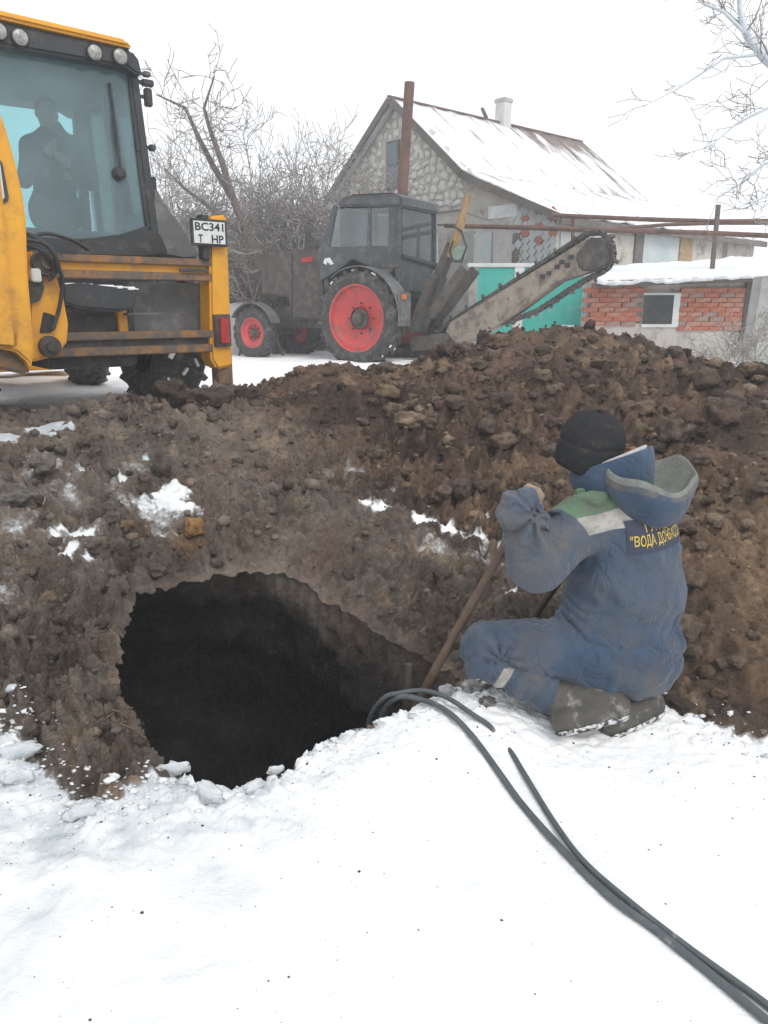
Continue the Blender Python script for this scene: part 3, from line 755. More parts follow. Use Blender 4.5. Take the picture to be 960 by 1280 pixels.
# standing collar
BACK = -FW
def czf(h): return lambda t: h * (.5 + .5 * math.cos(t - math.pi / 2)) if False else h * math.sin(t)
cb, ct = P(768, 614, 2.72), P(764, 574, 2.74)
rg_ = [ring(cb, .150, .135, RT, BACK, zf=czf(.01), wob=.003), ring(cb.lerp(ct, .35), .165, .150, RT, BACK, zf=czf(.025), wob=.004, ph=1), ring(cb.lerp(ct, .8), .158, .146, RT, BACK, zf=czf(.05), wob=.004, ph=2),
       ring(ct, .152, .140, RT, BACK, zf=czf(.06), wob=.003, ph=2), ring(ct + UP * .004, .143, .131, RT, BACK, zf=czf(.06), wob=.003, ph=2), ring(cb.lerp(ct, .75), .132, .121, RT, BACK, zf=czf(.05)), ring(cb, .12, .11, RT, BACK)]
V, F_ = loft(rg_); o = wmesh('collar', V, F_, M_COAT, dict(yoke=np.full(len(V), -.1), armd=np.zeros(len(V)), grub=np.full(len(V), .12)))
sm = o.modifiers.new('s', 'SUBSURF'); sm.levels = 1; sm.render_levels = 1
# pale undershirt collar at the nape
V, F_ = loft([ring(ct - UP * .02, .128, .117, RT, BACK, zf=czf(.055)), ring(ct + UP * .002, .130, .119, RT, BACK, zf=czf(.060)), ring(ct + UP * .002, .122, .111, RT, BACK, zf=czf(.060)), ring(ct - UP * .03, .116, .105, RT, BACK, zf=czf(.055))])
wmesh('undershirt', V, F_, mat('off_white_cotton', (.55, .54, .52), .9, scale=40))
# hood folded down on the back
oc = P(812, 592, 2.66); bt = P(812, 650, 2.585)
hw = lambda s_: (lambda t: (.016 * math.sin(2 * t + .6) + .010 * math.sin(5 * t) + .006 * math.cos(t) - .012 * math.sin(t)) * s_)
def hring(t, sc, z, wob=.005, pull=0.):
    c_ = oc.lerp(bt, z) + RT * pull; return ring(c_, .205 * sc, .160 * sc, RT, BACK, wob=wob, ph=t * 3, zf=hw(max(0, 1 - z * 1.3)))
hr = [hring(.3, .30, .62, 0), hring(.3, .62, .55), hring(.25, .80, .30), hring(.2, .90, .08), hring(.1, .955, -.10), hring(.0, .995, -.06), hring(.0, 1.0, .06), hring(.1, 1.0, .20), hring(.15, .985, .215), hring(.2, .95, .36), hring(.3, .87, .55, .006, .01), hring(.4, .75, .75, .006, .015), hring(.5, .60, .95, .004, .02), hring(.6, .42, 1.08, .002, .02), hring(.7, .2, 1.13, 0, .02), hring(.7, .02, 1.14, 0, .02)]
V, F_ = loft(hr); n_t = 72
ringi = np.repeat(np.arange(len(hr)), n_t)
hood = wmesh('hood', V, F_[:, ::-1], M_COAT, dict(yoke=np.full(len(V), -.1), armd=np.zeros(len(V)), grub=np.where(ringi < 8, 2.0, .35)))
lin_f = ringi[F_].max(1) <= 6
hood.data.materials.append(M_LINING); hood.data.polygons.foreach_set('material_index', lin_f.astype(np.int32))
sm = hood.modifiers.new('s', 'SUBSURF'); sm.levels = 1; sm.render_levels = 2
# hat
HA = (UP * .93 + RT * .12 + BACK * .22 - Vector((.10, 0, 0))).normalized(); hu = HA.orthogonal().normalized(); hv = HA.cross(hu)
hc = P(738, 560, 2.75)
prof = [(.090, -.080), (.104, -.084), (.116, -.072), (.1215, -.050), (.124, -.02), (.1225, .010), (.1165, .014), (.1165, .018), (.1195, .023), (.118, .045), (.108, .080), (.090, .108), (.062, .127), (.03, .136), (.002, .138)]
hrn = []
for r_, h_ in prof:
    hrn.append([hc + HA * (h_ + .006 * math.sin(2 * math.pi * k / 72 * 3)) + (hu * math.cos(2 * math.pi * k / 72) + hv * math.sin(2 * math.pi * k / 72)) * r_ * (1 + .012 * math.sin(5 * 2 * math.pi * k / 72)) for k in range(72)])
V, F_ = loft(hrn); o = wmesh('knit_hat', V, F_, M_HAT); sm = o.modifiers.new('s', 'SUBSURF'); sm.levels = 1; sm.render_levels = 1
# boots
def boot(an, heel, toe, solen):
    lo = Vector([min(an[i], heel[i], toe[i]) - .12 for i in range(3)]); hi = Vector([max(an[i], heel[i], toe[i]) + .12 for i in range(3)])
    F_ = Field(lo, hi, .006); fd = (toe - heel).normalized(); sn = (solen - fd * solen.dot(fd)).normalized()
    F_.add(F_.rcone(an, heel + sn * -.03, .068, .058), .03)
    F_.add(F_.rcone(heel, heel.lerp(toe, .5), .050, .050), .03); F_.add(F_.rcone(heel.lerp(toe, .5), toe, .050, .046), .03)
    q = F_.p; cutp = (q - np.array(heel)) @ np.array(sn) - .032
    near_ = np.abs((q - np.array(heel)) @ np.array(fd) - .1) < .3
    up_ = F_.d.copy(); F_.d = np.maximum(F_.d, cutp) + fbm(q * 18, 2) * .003
    V, Fc = F_.mesh(); b = wmesh('boot', relax(V, Fc, 1), Fc, M_BOOT)
    w_ = np.abs((q - np.array(heel)) @ np.array(sn) - .040) - .009
    F_.d = np.maximum(up_ - .005, w_) + fbm(q * 40, 2) * .003
    F_.d = np.maximum(F_.d, ((np.array(heel) - np.array(fd) * .06 - q) @ np.array(fd)))
    V, Fc = F_.mesh(); o = wmesh('sole', V, Fc, M_SOLE); o.parent = b
    return b
boot(ANK + Vector((.01, .0, .0)), P(768, 886, 2.44), P(704, 902, 2.385), Vector((.35, -.45, -.82)))
boot(ANK + off + Vector((.09, -.16, -.0)), P(812, 884, 2.53), P(764, 906, 2.45), Vector((.35, -.45, -.82)))

# lettering on the back, laid on the cloth
bpy.context.view_layer.update()
jv = np.empty(len(jacket.data.vertices) * 3, np.float32); jacket.data.vertices.foreach_get('co', jv); jv = jv.reshape(-1, 3) + np.array(worker.location)
jb = BVHTree.FromPolygons([tuple(v) for v in jv], [tuple(p.vertices) for p in jacket.data.polygons])
def rayhit(px, py):
    d = ray(px, py).normalized(); return jb.ray_cast(Vector((0, 0, CAM_Z)), d)[0]
pa, pb = rayhit(786, 686), rayhit(836, 676)
uu = (pb - pa).normalized(); nn = (Vector((.80, -.60, .12)) - uu * Vector((.80, -.60, .12)).dot(uu)).normalized(); vv = nn.cross(uu)
if vv.z < 0: vv = -vv
def lay(pts2, offs):
    o = []
    for a, b in pts2:
        s0 = pa + uu * a + vv * b; h_ = jb.ray_cast(s0 + nn * .3, -nn)[0]
        o.append((h_ if h_ else s0) + nn * offs)
    return o
def grid_patch(a0, a1, b0, b1, na, nb, offs):
    pts = lay([(a0 + (a1 - a0) * i / na, b0 + (b1 - b0) * j / nb) for j in range(nb + 1) for i in range(na + 1)], offs)
    fs = [(j * (na + 1) + i, j * (na + 1) + i + 1, (j + 1) * (na + 1) + i + 1, (j + 1) * (na + 1) + i) for j in range(nb) for i in range(na)]
    return np.array([tuple(p) for p in pts]), np.array(fs)
V, F_ = grid_patch(-.004, .30, -.018, .095, 40, 16, .004); badge = wmesh('name_patch', V, F_, M_NAVY)
def text_mesh(s, size, bold=0.0):
    cu = bpy.data.curves.new('t', 'FONT'); cu.body = s; cu.size = size; cu.offset = bold; cu.resolution_u = 3
    to = bpy.data.objects.new('t', cu); COL.objects.link(to); bpy.context.view_layer.update()
    me = bpy.data.meshes.new_from_object(to.evaluated_get(bpy.context.evaluated_depsgraph_get()))
    vs = [v.co.copy() for v in me.vertices]; fs = [tuple(p.vertices) for p in me.polygons]
    bpy.data.objects.remove(to); bpy.data.meshes.remove(me); return vs, fs
for s, x0, y0, wd, hgt in (('"ВОДА ДОНБАССА"', .004, .006, .275, .036), ('ГУП ДНР', .062, .051, .16, .036)):
    vs, fs = text_mesh(s, 1.0, .012)
    xs = [v.x for v in vs]; ys = [v.y for v in vs]; kx = wd / (max(xs) - min(xs)); ky = hgt / .72
    pts = lay([(x0 + (v.x - min(xs)) * kx, y0 + v.y * ky) for v in vs], .0065)
    me = bpy.data.meshes.new('lettering'); me.from_pydata([tuple(p - worker.location) for p in pts], [], fs)
    lo_ = link('lettering', me, M_YEL, badge); lo_.parent = badge

# tools
def pole(name, a, b, r, m, label, cat, bend=.008):
    pts = [a.lerp(b, t) + Vector((math.sin(t * 9) * bend * .5, math.cos(t * 7) * bend * .5, 0)) for t in np.linspace(0, 1, 16)]
    o = MB().tube([p - a for p in pts], [r * (1 + .08 * math.sin(i * 2.1)) for i in range(16)], 10).build(name, m, None, True)
    o.location = a; return tag(o, label, cat)
pole('wooden_pole', POLE_A - pd * .55, POLE_B, .0175, M_WOOD, 'long brown wooden pole gripped by the kneeling man, running down into the pit', 'pole')
pole('tool_handle', POLE2_A - pd2 * .55, POLE2_B + pd2 * .12, .016, M_WOODD, 'dark wooden tool handle slanting between the man\'s arm and thigh', 'tool handle')
pole('wooden_stake', P(503, 872, 2.66) - Vector((0, 0, .45)), P(511, 830, 2.72), .0155, M_WOODD, 'short grey stake poking up over the snowy pit edge beside the long pole', 'stake', .002)
# ================================================================ vehicles
class Frame:
    """a thing's own axes; px() turns a pixel into a point of a plane of the thing"""
    def __init__(s, loc, rz):
        s.loc, s.rz = Vector(loc), rz; s.c, s.s = math.cos(rz), math.sin(rz)
    def loc_of(s, v):
        d = Vector(v) - s.loc; return Vector((d.x * s.c + d.y * s.s, -d.x * s.s + d.y * s.c, d.z))
    def world(s, v):
        v = Vector(v); return s.loc + Vector((v.x * s.c - v.y * s.s, v.x * s.s + v.y * s.c, v.z))
    def px(s, x, y, axis, val):
        o = s.loc_of((0, 0, CAM_Z)); d = s.loc_of(s.loc + ray(x, y)); i = 'xyz'.index(axis)
        return o + d * ((val - o[i]) / d[i])
M_YELLOW = mat('yellow_machine_paint', (.76, .37, .018), .42, c2=(.68, .31, .02), scale=3, dirt=(.42, .20, .035), dscale=1.8, damt=.28, bump=.05, bscale=12)
M_RUSTY = mat('worn_rail_steel', (.17, .105, .06), .6, c2=(.33, .15, .035), scale=7, contrast=.18, dirt=(.10, .085, .075), dscale=9, damt=.55, bump=.2)
M_BLACK = mat('black_plastic', (.022, .024, .028), .55, c2=(.035, .038, .042), scale=5, dirt=(.085, .08, .075), dscale=7, damt=.22)
M_GREYP = mat('dusty_grey_plastic', (.085, .09, .095), .6, c2=(.12, .122, .125), scale=5, dirt=(.19, .18, .17), dscale=6, damt=.35)
M_DARK = mat('grimy_steel', (.035, .033, .032), .65, c2=(.055, .05, .046), scale=8, dirt=(.10, .085, .07), dscale=8, damt=.4, bump=.2)
M_TYRE = mat('tyre_rubber', (.030, .030, .031), .85, c2=(.045, .044, .043), scale=10, dirt=(.12, .115, .11), dscale=9, damt=.35, bump=.25)
M_LAMP = mat('lamp_lens', (.42, .42, .40), .2, c2=(.18, .18, .17), scale=26)
M_RED = mat('red_lens', (.42, .02, .018), .25, c2=(.3, .015, .015), scale=30)
M_WHITE = mat('white_plate', (.72, .74, .73), .5, c2=(.6, .62, .61), scale=20)
M_INK = mat('black_ink', (.02, .02, .022), .6)
M_SNOW = mat('settled_snow', (.85, .87, .89), .6, c2=(.72, .74, .77), scale=9, bump=.35, bscale=25)
M_REDRIM = mat('red_wheel_paint', (.56, .060, .058), .5, c2=(.46, .055, .052), scale=6, dirt=(.16, .09, .08), dscale=6, damt=.28, bump=.1)
M_CABGREY = mat('faded_dark_cab_paint', (.040, .046, .050), .5, c2=(.062, .07, .075), scale=5, dirt=(.12, .11, .10), dscale=5, damt=.3)
M_BONNET = mat('brown_black_bonnet', (.040, .034, .031), .7, c2=(.062, .052, .046), scale=6, dirt=(.11, .09, .075), dscale=7, damt=.4, bump=.15)
M_MUDST = mat('mud_caked_steel', (.23, .195, .16), .85, c2=(.30, .26, .215), scale=6, dirt=(.12, .09, .07), dscale=5, damt=.38, bump=.6, bscale=40)
M_TAN = mat('tan_strut_paint', (.38, .25, .12), .55, c2=(.30, .19, .09), scale=8, dirt=(.12, .08, .05), dscale=9, damt=.3)
def glass_mat(name, tint, dust, drgb):
    m = bpy.data.materials.new(name); m.use_nodes = True; n = m.node_tree; L = n.links; n.nodes.remove(n.nodes['Principled BSDF'])
    t = n.nodes.new('ShaderNodeBsdfTransparent'); t.inputs[0].default_value = (*tint, 1)
    g = n.nodes.new('ShaderNodeBsdfGlossy'); g.inputs['Roughness'].default_value = .04
    d = n.nodes.new('ShaderNodeBsdfDiffuse'); d.inputs[0].default_value = (*drgb, 1)
    fr = n.nodes.new('ShaderNodeFresnel'); fr.inputs[0].default_value = 1.5
    m1 = n.nodes.new('ShaderNodeMixShader'); m2 = n.nodes.new('ShaderNodeMixShader'); tc = n.nodes.new('ShaderNodeTexCoord')
    nz = n.nodes.new('ShaderNodeTexNoise'); nz.inputs['Scale'].default_value = 2.2; nz.inputs['Detail'].default_value = 5; L.new(tc.outputs['Object'], nz.inputs[0])
    mr = n.nodes.new('ShaderNodeMapRange'); mr.inputs['From Min'].default_value = .3; mr.inputs['From Max'].default_value = .75; mr.inputs['To Min'].default_value = dust * .6; mr.inputs['To Max'].default_value = dust * 1.5
    L.new(nz.outputs[0], mr.inputs[0]); L.new(mr.outputs[0], m1.inputs[0]); L.new(t.outputs[0], m1.inputs[1]); L.new(d.outputs[0], m1.inputs[2])
    L.new(fr.outputs[0], m2.inputs[0]); L.new(m1.outputs[0], m2.inputs[1]); L.new(g.outputs[0], m2.inputs[2])
    L.new(m2.outputs[0], n.nodes['Material Output'].inputs[0]); return m
M_GLASS = glass_mat('teal_cab_glass', (.76, .93, .96), .20, (.37, .49, .53))
M_GLASS2 = glass_mat('dusty_tractor_glass', (.82, .88, .90), .16, (.42, .45, .46))
M_GLASSC = glass_mat('teal_side_glass', (.80, .97, .96), .05, (.3, .4, .4))

def arc(c, r, a0, a1, n, ax):
    return [Vector(c) + Vector(ax[0]) * math.cos(R(a0 + (a1 - a0) * i / n)) * r + Vector(ax[1]) * math.sin(R(a0 + (a1 - a0) * i / n)) * r for i in range(n + 1)]
def wheel(parent, c, r, wd, rimr, side, rim_mat, lugs=22, lug_h=.035, dish=.06, snowy=False):
    """side -1/+1: which way the outer face looks along local x"""
    hw_ = wd / 2; sh_ = r - rimr
    tw = MB(); prof = [(rimr, -hw_ * .82), (rimr + .03, -hw_ * .95), (rimr + sh_ * .5, -hw_ * 1.08), (r - .06, -hw_ * .98), (r - .02, -hw_ * .8), (r, -hw_ * .4), (r, hw_ * .4), (r - .02, hw_ * .8), (r - .06, hw_ * .98), (rimr + sh_ * .5, hw_ * 1.08), (rimr + .03, hw_ * .95), (rimr, hw_ * .82)]
    tw.lathe(prof, c, (side, 0, 0), 48)
    for k in range(lugs):
        for s_ in (-1, 1):
            a = 2 * math.pi * (k + (.5 if s_ > 0 else 0)) / lugs; da = .20 * (.8 / r) * .9
            pts = []
            for (t, x, rr) in ((0, .02, r), (.5, hw_ * .55, r - .008), (1, hw_ * 1.0, r - .055)):
                an = a + da * t; pts.append(Vector(c) + Vector((s_ * x, math.cos(an) * (rr + lug_h * .4), math.sin(an) * (rr + lug_h * .4))))
            for i in range(2):
                rd = (pts[i] - Vector(c)); rd.x = 0
                tw.bar(pts[i], pts[i + 1], .055 * r / .75, lug_h * 1.6, rd.normalized())
    t = tw.build('wheel', M_TYRE, parent, True)
    rm = MB(); d = side
    rm.lathe([(rimr + .012, hw_ * .86), (rimr - .02, hw_ * .80), (rimr - .035, hw_ * .5), (rimr - .05, hw_ * .35), (rimr - .10, hw_ * .30 - dish * .2), (rimr * .62, hw_ * .30 - dish), (rimr * .36, hw_ * .30 - dish), (rimr * .34, hw_ * .3)], c, (d, 0, 0), 40)
    rm.lathe([(rimr * .62, hw_ * .28 - dish), (.01, hw_ * .28 - dish)], c, (d, 0, 0), 40)
    ri = rm.build('rim', rim_mat, t, True)
    hb = MB(); hb.lathe([(rimr * .30, hw_ * .28 - dish - .01), (rimr * .30, hw_ * .42 - dish * .5), (rimr * .20, hw_ * .5 - dish * .5), (rimr * .17, hw_ * .75), (.005, hw_ * .78)], c, (d, 0, 0), 20)
    for k in range(8):
        a = 2 * math.pi * k / 8; p = Vector(c) + Vector((d * (hw_ * .34 - dish * .9), math.cos(a) * rimr * .45, math.sin(a) * rimr * .45)); hb.tube([p - Vector((d * .02, 0, 0)), p + Vector((d * .03, 0, 0))], .014, 6)
    hb.build('hub', M_DARK, t, True)
    if snowy:
        sm_ = MB(); rn = random.Random(int(r * 100))
        for k in range(26):
            a = rn.uniform(0, 2 * math.pi); x = rn.uniform(-.8, .8) * hw_; q = Vector(c) + Vector((x, math.cos(a) * (r + .012), math.sin(a) * (r + .012)))
            tg = Vector((rn.uniform(-.6, .6), -math.sin(a), math.cos(a))); sm_.bar(q - tg * rn.uniform(.02, .06), q + tg * rn.uniform(.02, .06), rn.uniform(.02, .05), .03, q - Vector(c))
        tag(sm_.build('caked_snow', M_SNOW, t, True, .006, 1), kind='stuff')
    return t

# ---------------------------------------------------------------- backhoe loader
JZ = .62
JT = R(38); JR = P(290, 400, 6.8)
JF = Frame((JR.x - 1.17 * math.cos(JT), JR.y - 1.17 * math.sin(JT), JZ), JT)
jcb = empty('backhoe_loader', JF.loc, JT, 'yellow backhoe loader with black glazed cab parked at the edge of the dig', 'backhoe loader')
J = JF.px
def jbox(name, x0, y0, x1, y1, ya, yb, m, bev=.012, parent=jcb):
    a, b = J(x0, y0, 'y', ya), J(x1, y1, 'y', ya); o = MB().b2((a.x, ya, a.z), (b.x, yb, b.z)).build(name, m, parent, False, bev); return o
def jpoly(name, pts, ya, yb, m, bev=.012, parent=jcb):
    return MB().prism([J(x, y, 'y', ya) for x, y in pts], (0, yb - ya, 0)).build(name, m, parent, False, bev)
# right stabiliser column, with its plate, lamp and leg
col = jpoly('stabiliser_column', [(262, 270), (264, 448), (272, 462), (291, 458), (284, 268)], -.06, .16, M_YELLOW, .02)
a = J(277, 440, 'y', .05); MB().b2((a.x - .075, -.02, .06), (a.x + .065, .12, a.z)).build('stabiliser_leg', M_RUSTY, jcb, False, .01)
MB().b2((a.x - .16, -.1, 0.0), (a.x + .16, .2, .05)).build('stabiliser_foot', M_DARK, jcb, False, .01)
jbox('bracket', 251, 268, 264, 325, -.09, .0, M_BLACK, .006)
jbox('tail_lamp_housing', 268, 393, 290, 433, -.10, -.055, M_DARK, .006); tl = jbox('tail_lamp', 275, 397, 288, 429, -.125, -.095, M_RED, .006)
pf_ = jbox('number_plate', 238, 272, 285, 309, -.12, -.095, M_BLACK, .006); jbox('plate_face', 241.5, 275.5, 282, 305.5, -.126, -.118, M_WHITE, 0, pf_)
a, b = J(241.5, 305.5, 'y', -.126), J(282, 275.5, 'y', -.126)
for s, fx0, fy0, fw, fh in (('BC341', .08, .56, .84, .30), ('T', .16, .10, .13, .30), ('HP', .55, .10, .36, .30)):
    vs, fs = text_mesh(s, 1.0, .02); xs = [v.x for v in vs]; W_, H_ = b.x - a.x, b.z - a.z
    pts = [(a.x + W_ * (fx0 + fw * (v.x - min(xs)) / (max(xs) - min(xs))), -.1285, a.z + H_ * (fy0 + fh * v.y / .70)) for v in vs]
    me = bpy.data.meshes.new('lettering'); me.from_pydata(pts, [], fs); link('lettering', me, M_INK, pf_)
# left column (outside the picture) mirrors it
MB().b2((-1.17, -.06, .42), (-1.0, .16, 1.55)).build('stabiliser_column', M_YELLOW, jcb, False, .02)
MB().b2((-1.16, -.02, .02), (-1.03, .12, .45)).build('stabiliser_leg', M_RUSTY, jcb, False, .01)
# slide frame rails
xr = J(264, 380, 'y', 0).x; xl = -1.02
for nm, y0, y1, d0, d1, mm in (('upper_rail', 321, 330.5, -.05, .05, M_RUSTY), ('upper_web', 329, 341, .0, .06, M_YELLOW), ('upper_rail', 339.5, 350, -.05, .05, M_RUSTY), ('lower_rail', 414, 424, -.05, .05, M_RUSTY), ('lower_web', 422, 434, .0, .06, M_DARK), ('lower_rail', 432.5, 443, -.05, .05, M_RUSTY)):
    z1, z0 = J(170, y0, 'y', 0).z, J(170, y1, 'y', 0).z; MB().b2((xl, d0, z0), (xr, d1, z1)).build(nm, mm, jcb, False, .008)
z1, z0 = J(170, 341, 'y', 0).z, J(170, 424, 'y', 0).z
MB().b2((xl, .50, z0 - .1), (xr + .03, .56, z1 + .15)).build('void_shade_sheet', M_BLACK, jcb)  # black sheet stands in for the dark void behind the rails
jbox('tank', 160, 352, 261, 415, .22, .45, M_GREYP, .02); jbox('centre_post', 147, 386, 161, 416, .06, .14, M_YELLOW, .006)
jpoly('hose_guard', [(78, 356), (100, 353), (130, 357), (165, 361), (171, 366), (170, 386), (150, 390), (100, 386), (78, 380)], -.14, .02, M_BLACK, .02)
gd = MB()
for i in range(26):
    q = J(84 + i * 3.3, 355.5 + i * .22 + math.sin(i * 2.3) * .8, 'y', -.06); gd.box(q, (.05, .10 + .03 * math.sin(i * 3.1), .018 + .008 * math.sin(i * 1.7)))
tag(gd.build('settled_snow', M_SNOW, jcb, True, .006, 1), kind='stuff')
MB().b2((J(158, 391, 'y', -.04).x, -.06, J(158, 391, 'y', -.04).z - .02), (J(202, 391, 'y', -.04).x, .04, J(158, 391, 'y', -.04).z)).build('step_plate', M_GREYP, jcb, False, .005)
jbox('tool_strap', 225, 335, 262, 341, -.075, -.05, M_DARK, .005)
# kingpost carriage and boom foot
jpoly('kingpost', [(36, 312), (50, 318), (70, 341), (77, 365), (80, 372), (86, 405), (84, 428), (77, 438), (70, 432), (64, 447), (44, 452), (36, 452)], -.32, -.06, M_YELLOW, .03)
jpoly('kingpost_hollow_shade', [(55, 390), (68, 394), (71, 408), (64, 416), (50, 416)], -.335, -.30, M_INK, .004)  # black plate paints the shade of a hollow
jpoly('kingpost_lug', [(36, 352), (52, 340), (56, 360), (50, 376), (36, 380)], -.36, -.30, M_DARK, .006)
for (x, y, r_) in ((56, 329, .088), (62, 433, .075)):
    q = J(x, y, 'y', -.34); MB().lathe([(.001, -.07), (r_ * .45, -.07), (r_ * .5, -.045), (r_ * .95, -.04), (r_, -.02), (r_, .08)], q, (0, 1, 0), 24).build('pivot_pin', M_DARK, jcb, True)
q = J(46, 347, 'y', -.39); MB().b2((q.x - .03, -.40, q.z - .03), (q.x + .03, -.34, q.z + .06)).build('valve_block', M_WHITE, jcb, False, .008)
jpoly('boom', [(-120, 60), (-40, 90), (0, 140), (9, 165), (20, 205), (29, 245), (33, 275), (35, 340), (40, 400), (43, 440), (39, 462), (34, 452), (20, 440), (0, 436), (-120, 430)], -.80, -.42, M_YELLOW, .055)
jpoly('boom_decal', [(-12, 178), (0, 205), (7, 243), (9, 248), (0, 255), (-14, 258)], -.806, -.798, M_WHITE, 0)
jpoly('boom_decal_edge', [(0, 200), (3, 204), (11, 246), (10, 251), (0, 258), (-4, 262), (-4, 256), (6, 247)], -.810, -.802, M_BLACK, 0)
jpoly('boom_rib', [(-120, 100), (-20, 130), (0, 210), (8, 280), (14, 350), (22, 420), (22, 436), (0, 434), (-120, 428)], -.83, -.79, M_YELLOW, .03)
jpoly('dipper_edge', [(-40, 437), (0, 440), (18, 444), (36, 456), (38, 470), (0, 462), (-40, 462)], -.70, -.50, M_RUSTY, .02)
for k, pts in enumerate([[(34, 292, -.4), (50, 300, -.45), (66, 312, -.45), (74, 335, -.42), (78, 355, -.38), (74, 385, -.36), (66, 412, -.36)], [(34, 300, -.42), (55, 304, -.47), (68, 320, -.47), (70, 340, -.4), (60, 350, -.36)], [(34, 308, -.4), (48, 311, -.44), (60, 322, -.44), (64, 338, -.38)], [(40, 296, -.3), (60, 292, -.25), (90, 300, -.1), (110, 312, .1)]]):
    cp = [J(x, y, 'y', d) for x, y, d in pts]; sp_ = []
    for i in range(len(cp) - 1):
        p0, p1, p2, p3_ = cp[max(i - 1, 0)], cp[i], cp[i + 1], cp[min(i + 2, len(cp) - 1)]
        for t in np.linspace(0, 1, 6)[: -1]: sp_.append(.5 * ((2 * p1) + (p2 - p0) * t + (2 * p0 - 5 * p1 + 4 * p2 - p3_) * t ** 2 + (3 * p1 - p0 - 3 * p2 + p3_) * t ** 3))
    MB().tube(sp_ + [cp[-1]], .014, 8).build('hydraulic_hose', M_BLACK, jcb, True)
# cab
CY, CF = .45, 1.85
gl = [(-200, 30), (0, 55), (80, 67), (161, 83), (173, 190), (185, 286), (150, 297), (100, 303), (45, 300), (-200, 270)]
XL = -.70
def clampx(p): return Vector((max(p.x, XL), p.y, p.z))
g3 = [clampx(J(x, y, 'y', CY)) for x, y in gl]; g3[0].z = g3[1].z; g3[-1].z = g3[-2].z
MB().prism(g3, (0, .008, 0)).build('rear_window', M_GLASS, jcb)
ztop = J(165, 60, 'y', CY).z; xrt, xrb = J(168, 90, 'y', CY).x, J(195, 288, 'y', CY).x; zb = J(190, 296, 'y', CY).z; zg = g3[1].z
# rubber frame round the rear window
pts = g3 + [g3[0]]
fr_ = MB()
for i in range(len(g3)):
    fr_.bar(g3[i] + Vector((0, -.006, 0)), g3[(i + 1) % len(g3)] + Vector((0, -.006, 0)), .05, .03, (0, 1, 0))
fr_.build('window_seal', M_BLACK, jcb, True, .006, 1)
# pillars
MB().prism([(xrt - .06, CY - .03, zg - .02), (xrt + .02, CY - .03, zg), (xrb + .02, CY - .03, zb), (xrb - .07, CY - .03, zb)], (0, .13, 0)).build('rear_pillar', M_BLACK, jcb, False, .02)
MB().prism([(XL - .02, CY - .03, zg), (XL + .07, CY - .03, zg), (XL + .07, CY - .03, zb), (XL - .06, CY - .03, zb)], (0, .13, 0)).build('rear_pillar', M_BLACK, jcb, False, .02)
for sx in (xrt - .03, XL + .03):
    MB().bar((sx, CF, zg), (sx * 1.06, CF + .25, .9), .09, .09, (1, 0, 0)).build('front_pillar', M_BLACK, jcb, False, .01)
    MB().bar((sx * 1.02, 1.1, zg), (sx * 1.08, 1.1, .9), .07, .07, (1, 0, 0)).build('door_pillar', M_BLACK, jcb, False, .01)
MB().prism([(XL + .02, CF, zg), (xrt - .05, CF, zg), (xrb - .07, CF + .24, 1.0), (XL, CF + .24, 1.0)], (0, .008, 0)).build('front_window', M_GLASSC, jcb)
for sx, sb in ((xrt, xrb), (XL, XL - .04)):
    MB().prism([(sx, CY + .10, zg - .02), (sx, CF, zg - .02), (sb, CF + .2, 1.1), (sb, CY + .10, 1.1)], (.008, 0, 0)).build('side_window', M_GLASSC, jcb)
# door furniture on the right side: mirror arm, hinge, handle
for (x, y, hgt, wd) in ((184, 104, .05, .10), (185, 122, .14, .06), (191, 232, .14, .05), (183, 93, .04, .06), (190, 185, .05, .05)):
    q = J(x, y, 'y', CY + .25); MB().box(q, (wd, .06, hgt)).bar(q, (xrt + (xrb - xrt) * max(0, min(1, (zg - q.z) / (zg - zb))) - .02, q.y, q.z), .022, .03).build('door_fitting', M_BLACK if y != 93 else M_GREYP, jcb, False, .008)
# roof: black fascia with lamps, yellow cap
fx = [(-300, 0), (0, 26), (165, 62), (174, 74), (179, 95), (170, 92), (160, 84), (0, 56), (-300, 10)]
f3 = [J(x, y, 'y', CY - .14) for x, y in fx]
for p in f3: p.x = max(p.x, XL - .06)
f3[0].z, f3[-1].z = f3[1].z, f3[-2].z
MB().prism(f3, (0, CF - CY + .45, 0)).build('roof_fascia', M_BLACK, jcb, False, .02)
t3 = [p.copy() for p in f3[:3]]; t3 = [t3[0] + Vector((0, 0, -.005)), t3[1] + Vector((0, 0, -.005)), t3[2] + Vector((.0, 0, -.01)), t3[2] + Vector((-.05, 0, .045)), t3[1] + Vector((0, 0, .05)), t3[0] + Vector((0, 0, .05))]
MB().prism([p + Vector((0, -.04, .01)) for p in t3], (0, CF - CY + .52, 0)).build('roof_cap', M_YELLOW, jcb, False, .02)
for (x, y) in ((-2, 39), (25, 47), (118, 66), (150, 71)):
    q = J(x, y, 'y', CY - .16); lb = MB().lathe([(.060, .05), (.062, -.01), (.056, -.02)], q, (0, 1, 0), 20).build('work_lamp', M_BLACK, jcb, True)
    MB().lathe([(.055, -.014), (.042, -.024), (.001, -.030)], q, (0, 1, 0), 20).build('lens', M_LAMP, lb, True)
wp = [J(152, 226, 'y', CY - .04), J(146, 170, 'y', CY - .05), J(141, 135, 'y', CY - .03)]; wi = MB().tube(wp, [.014, .011, .008], 6).build('wiper_arm', M_BLACK, jcb, True)
MB().bar(J(137, 104, 'y', CY - .022), J(149, 192, 'y', CY - .022), .012, .03, (0, 1, 0)).build('wiper_blade', M_BLACK, wi)
q = J(149, 217, 'y', CY - .02); MB().lathe([(.001, -.04), (.03, -.04), (.05, -.02), (.055, .02)], q, (0, 1, 0), 16).build('wiper_motor', M_BLACK, jcb, True)
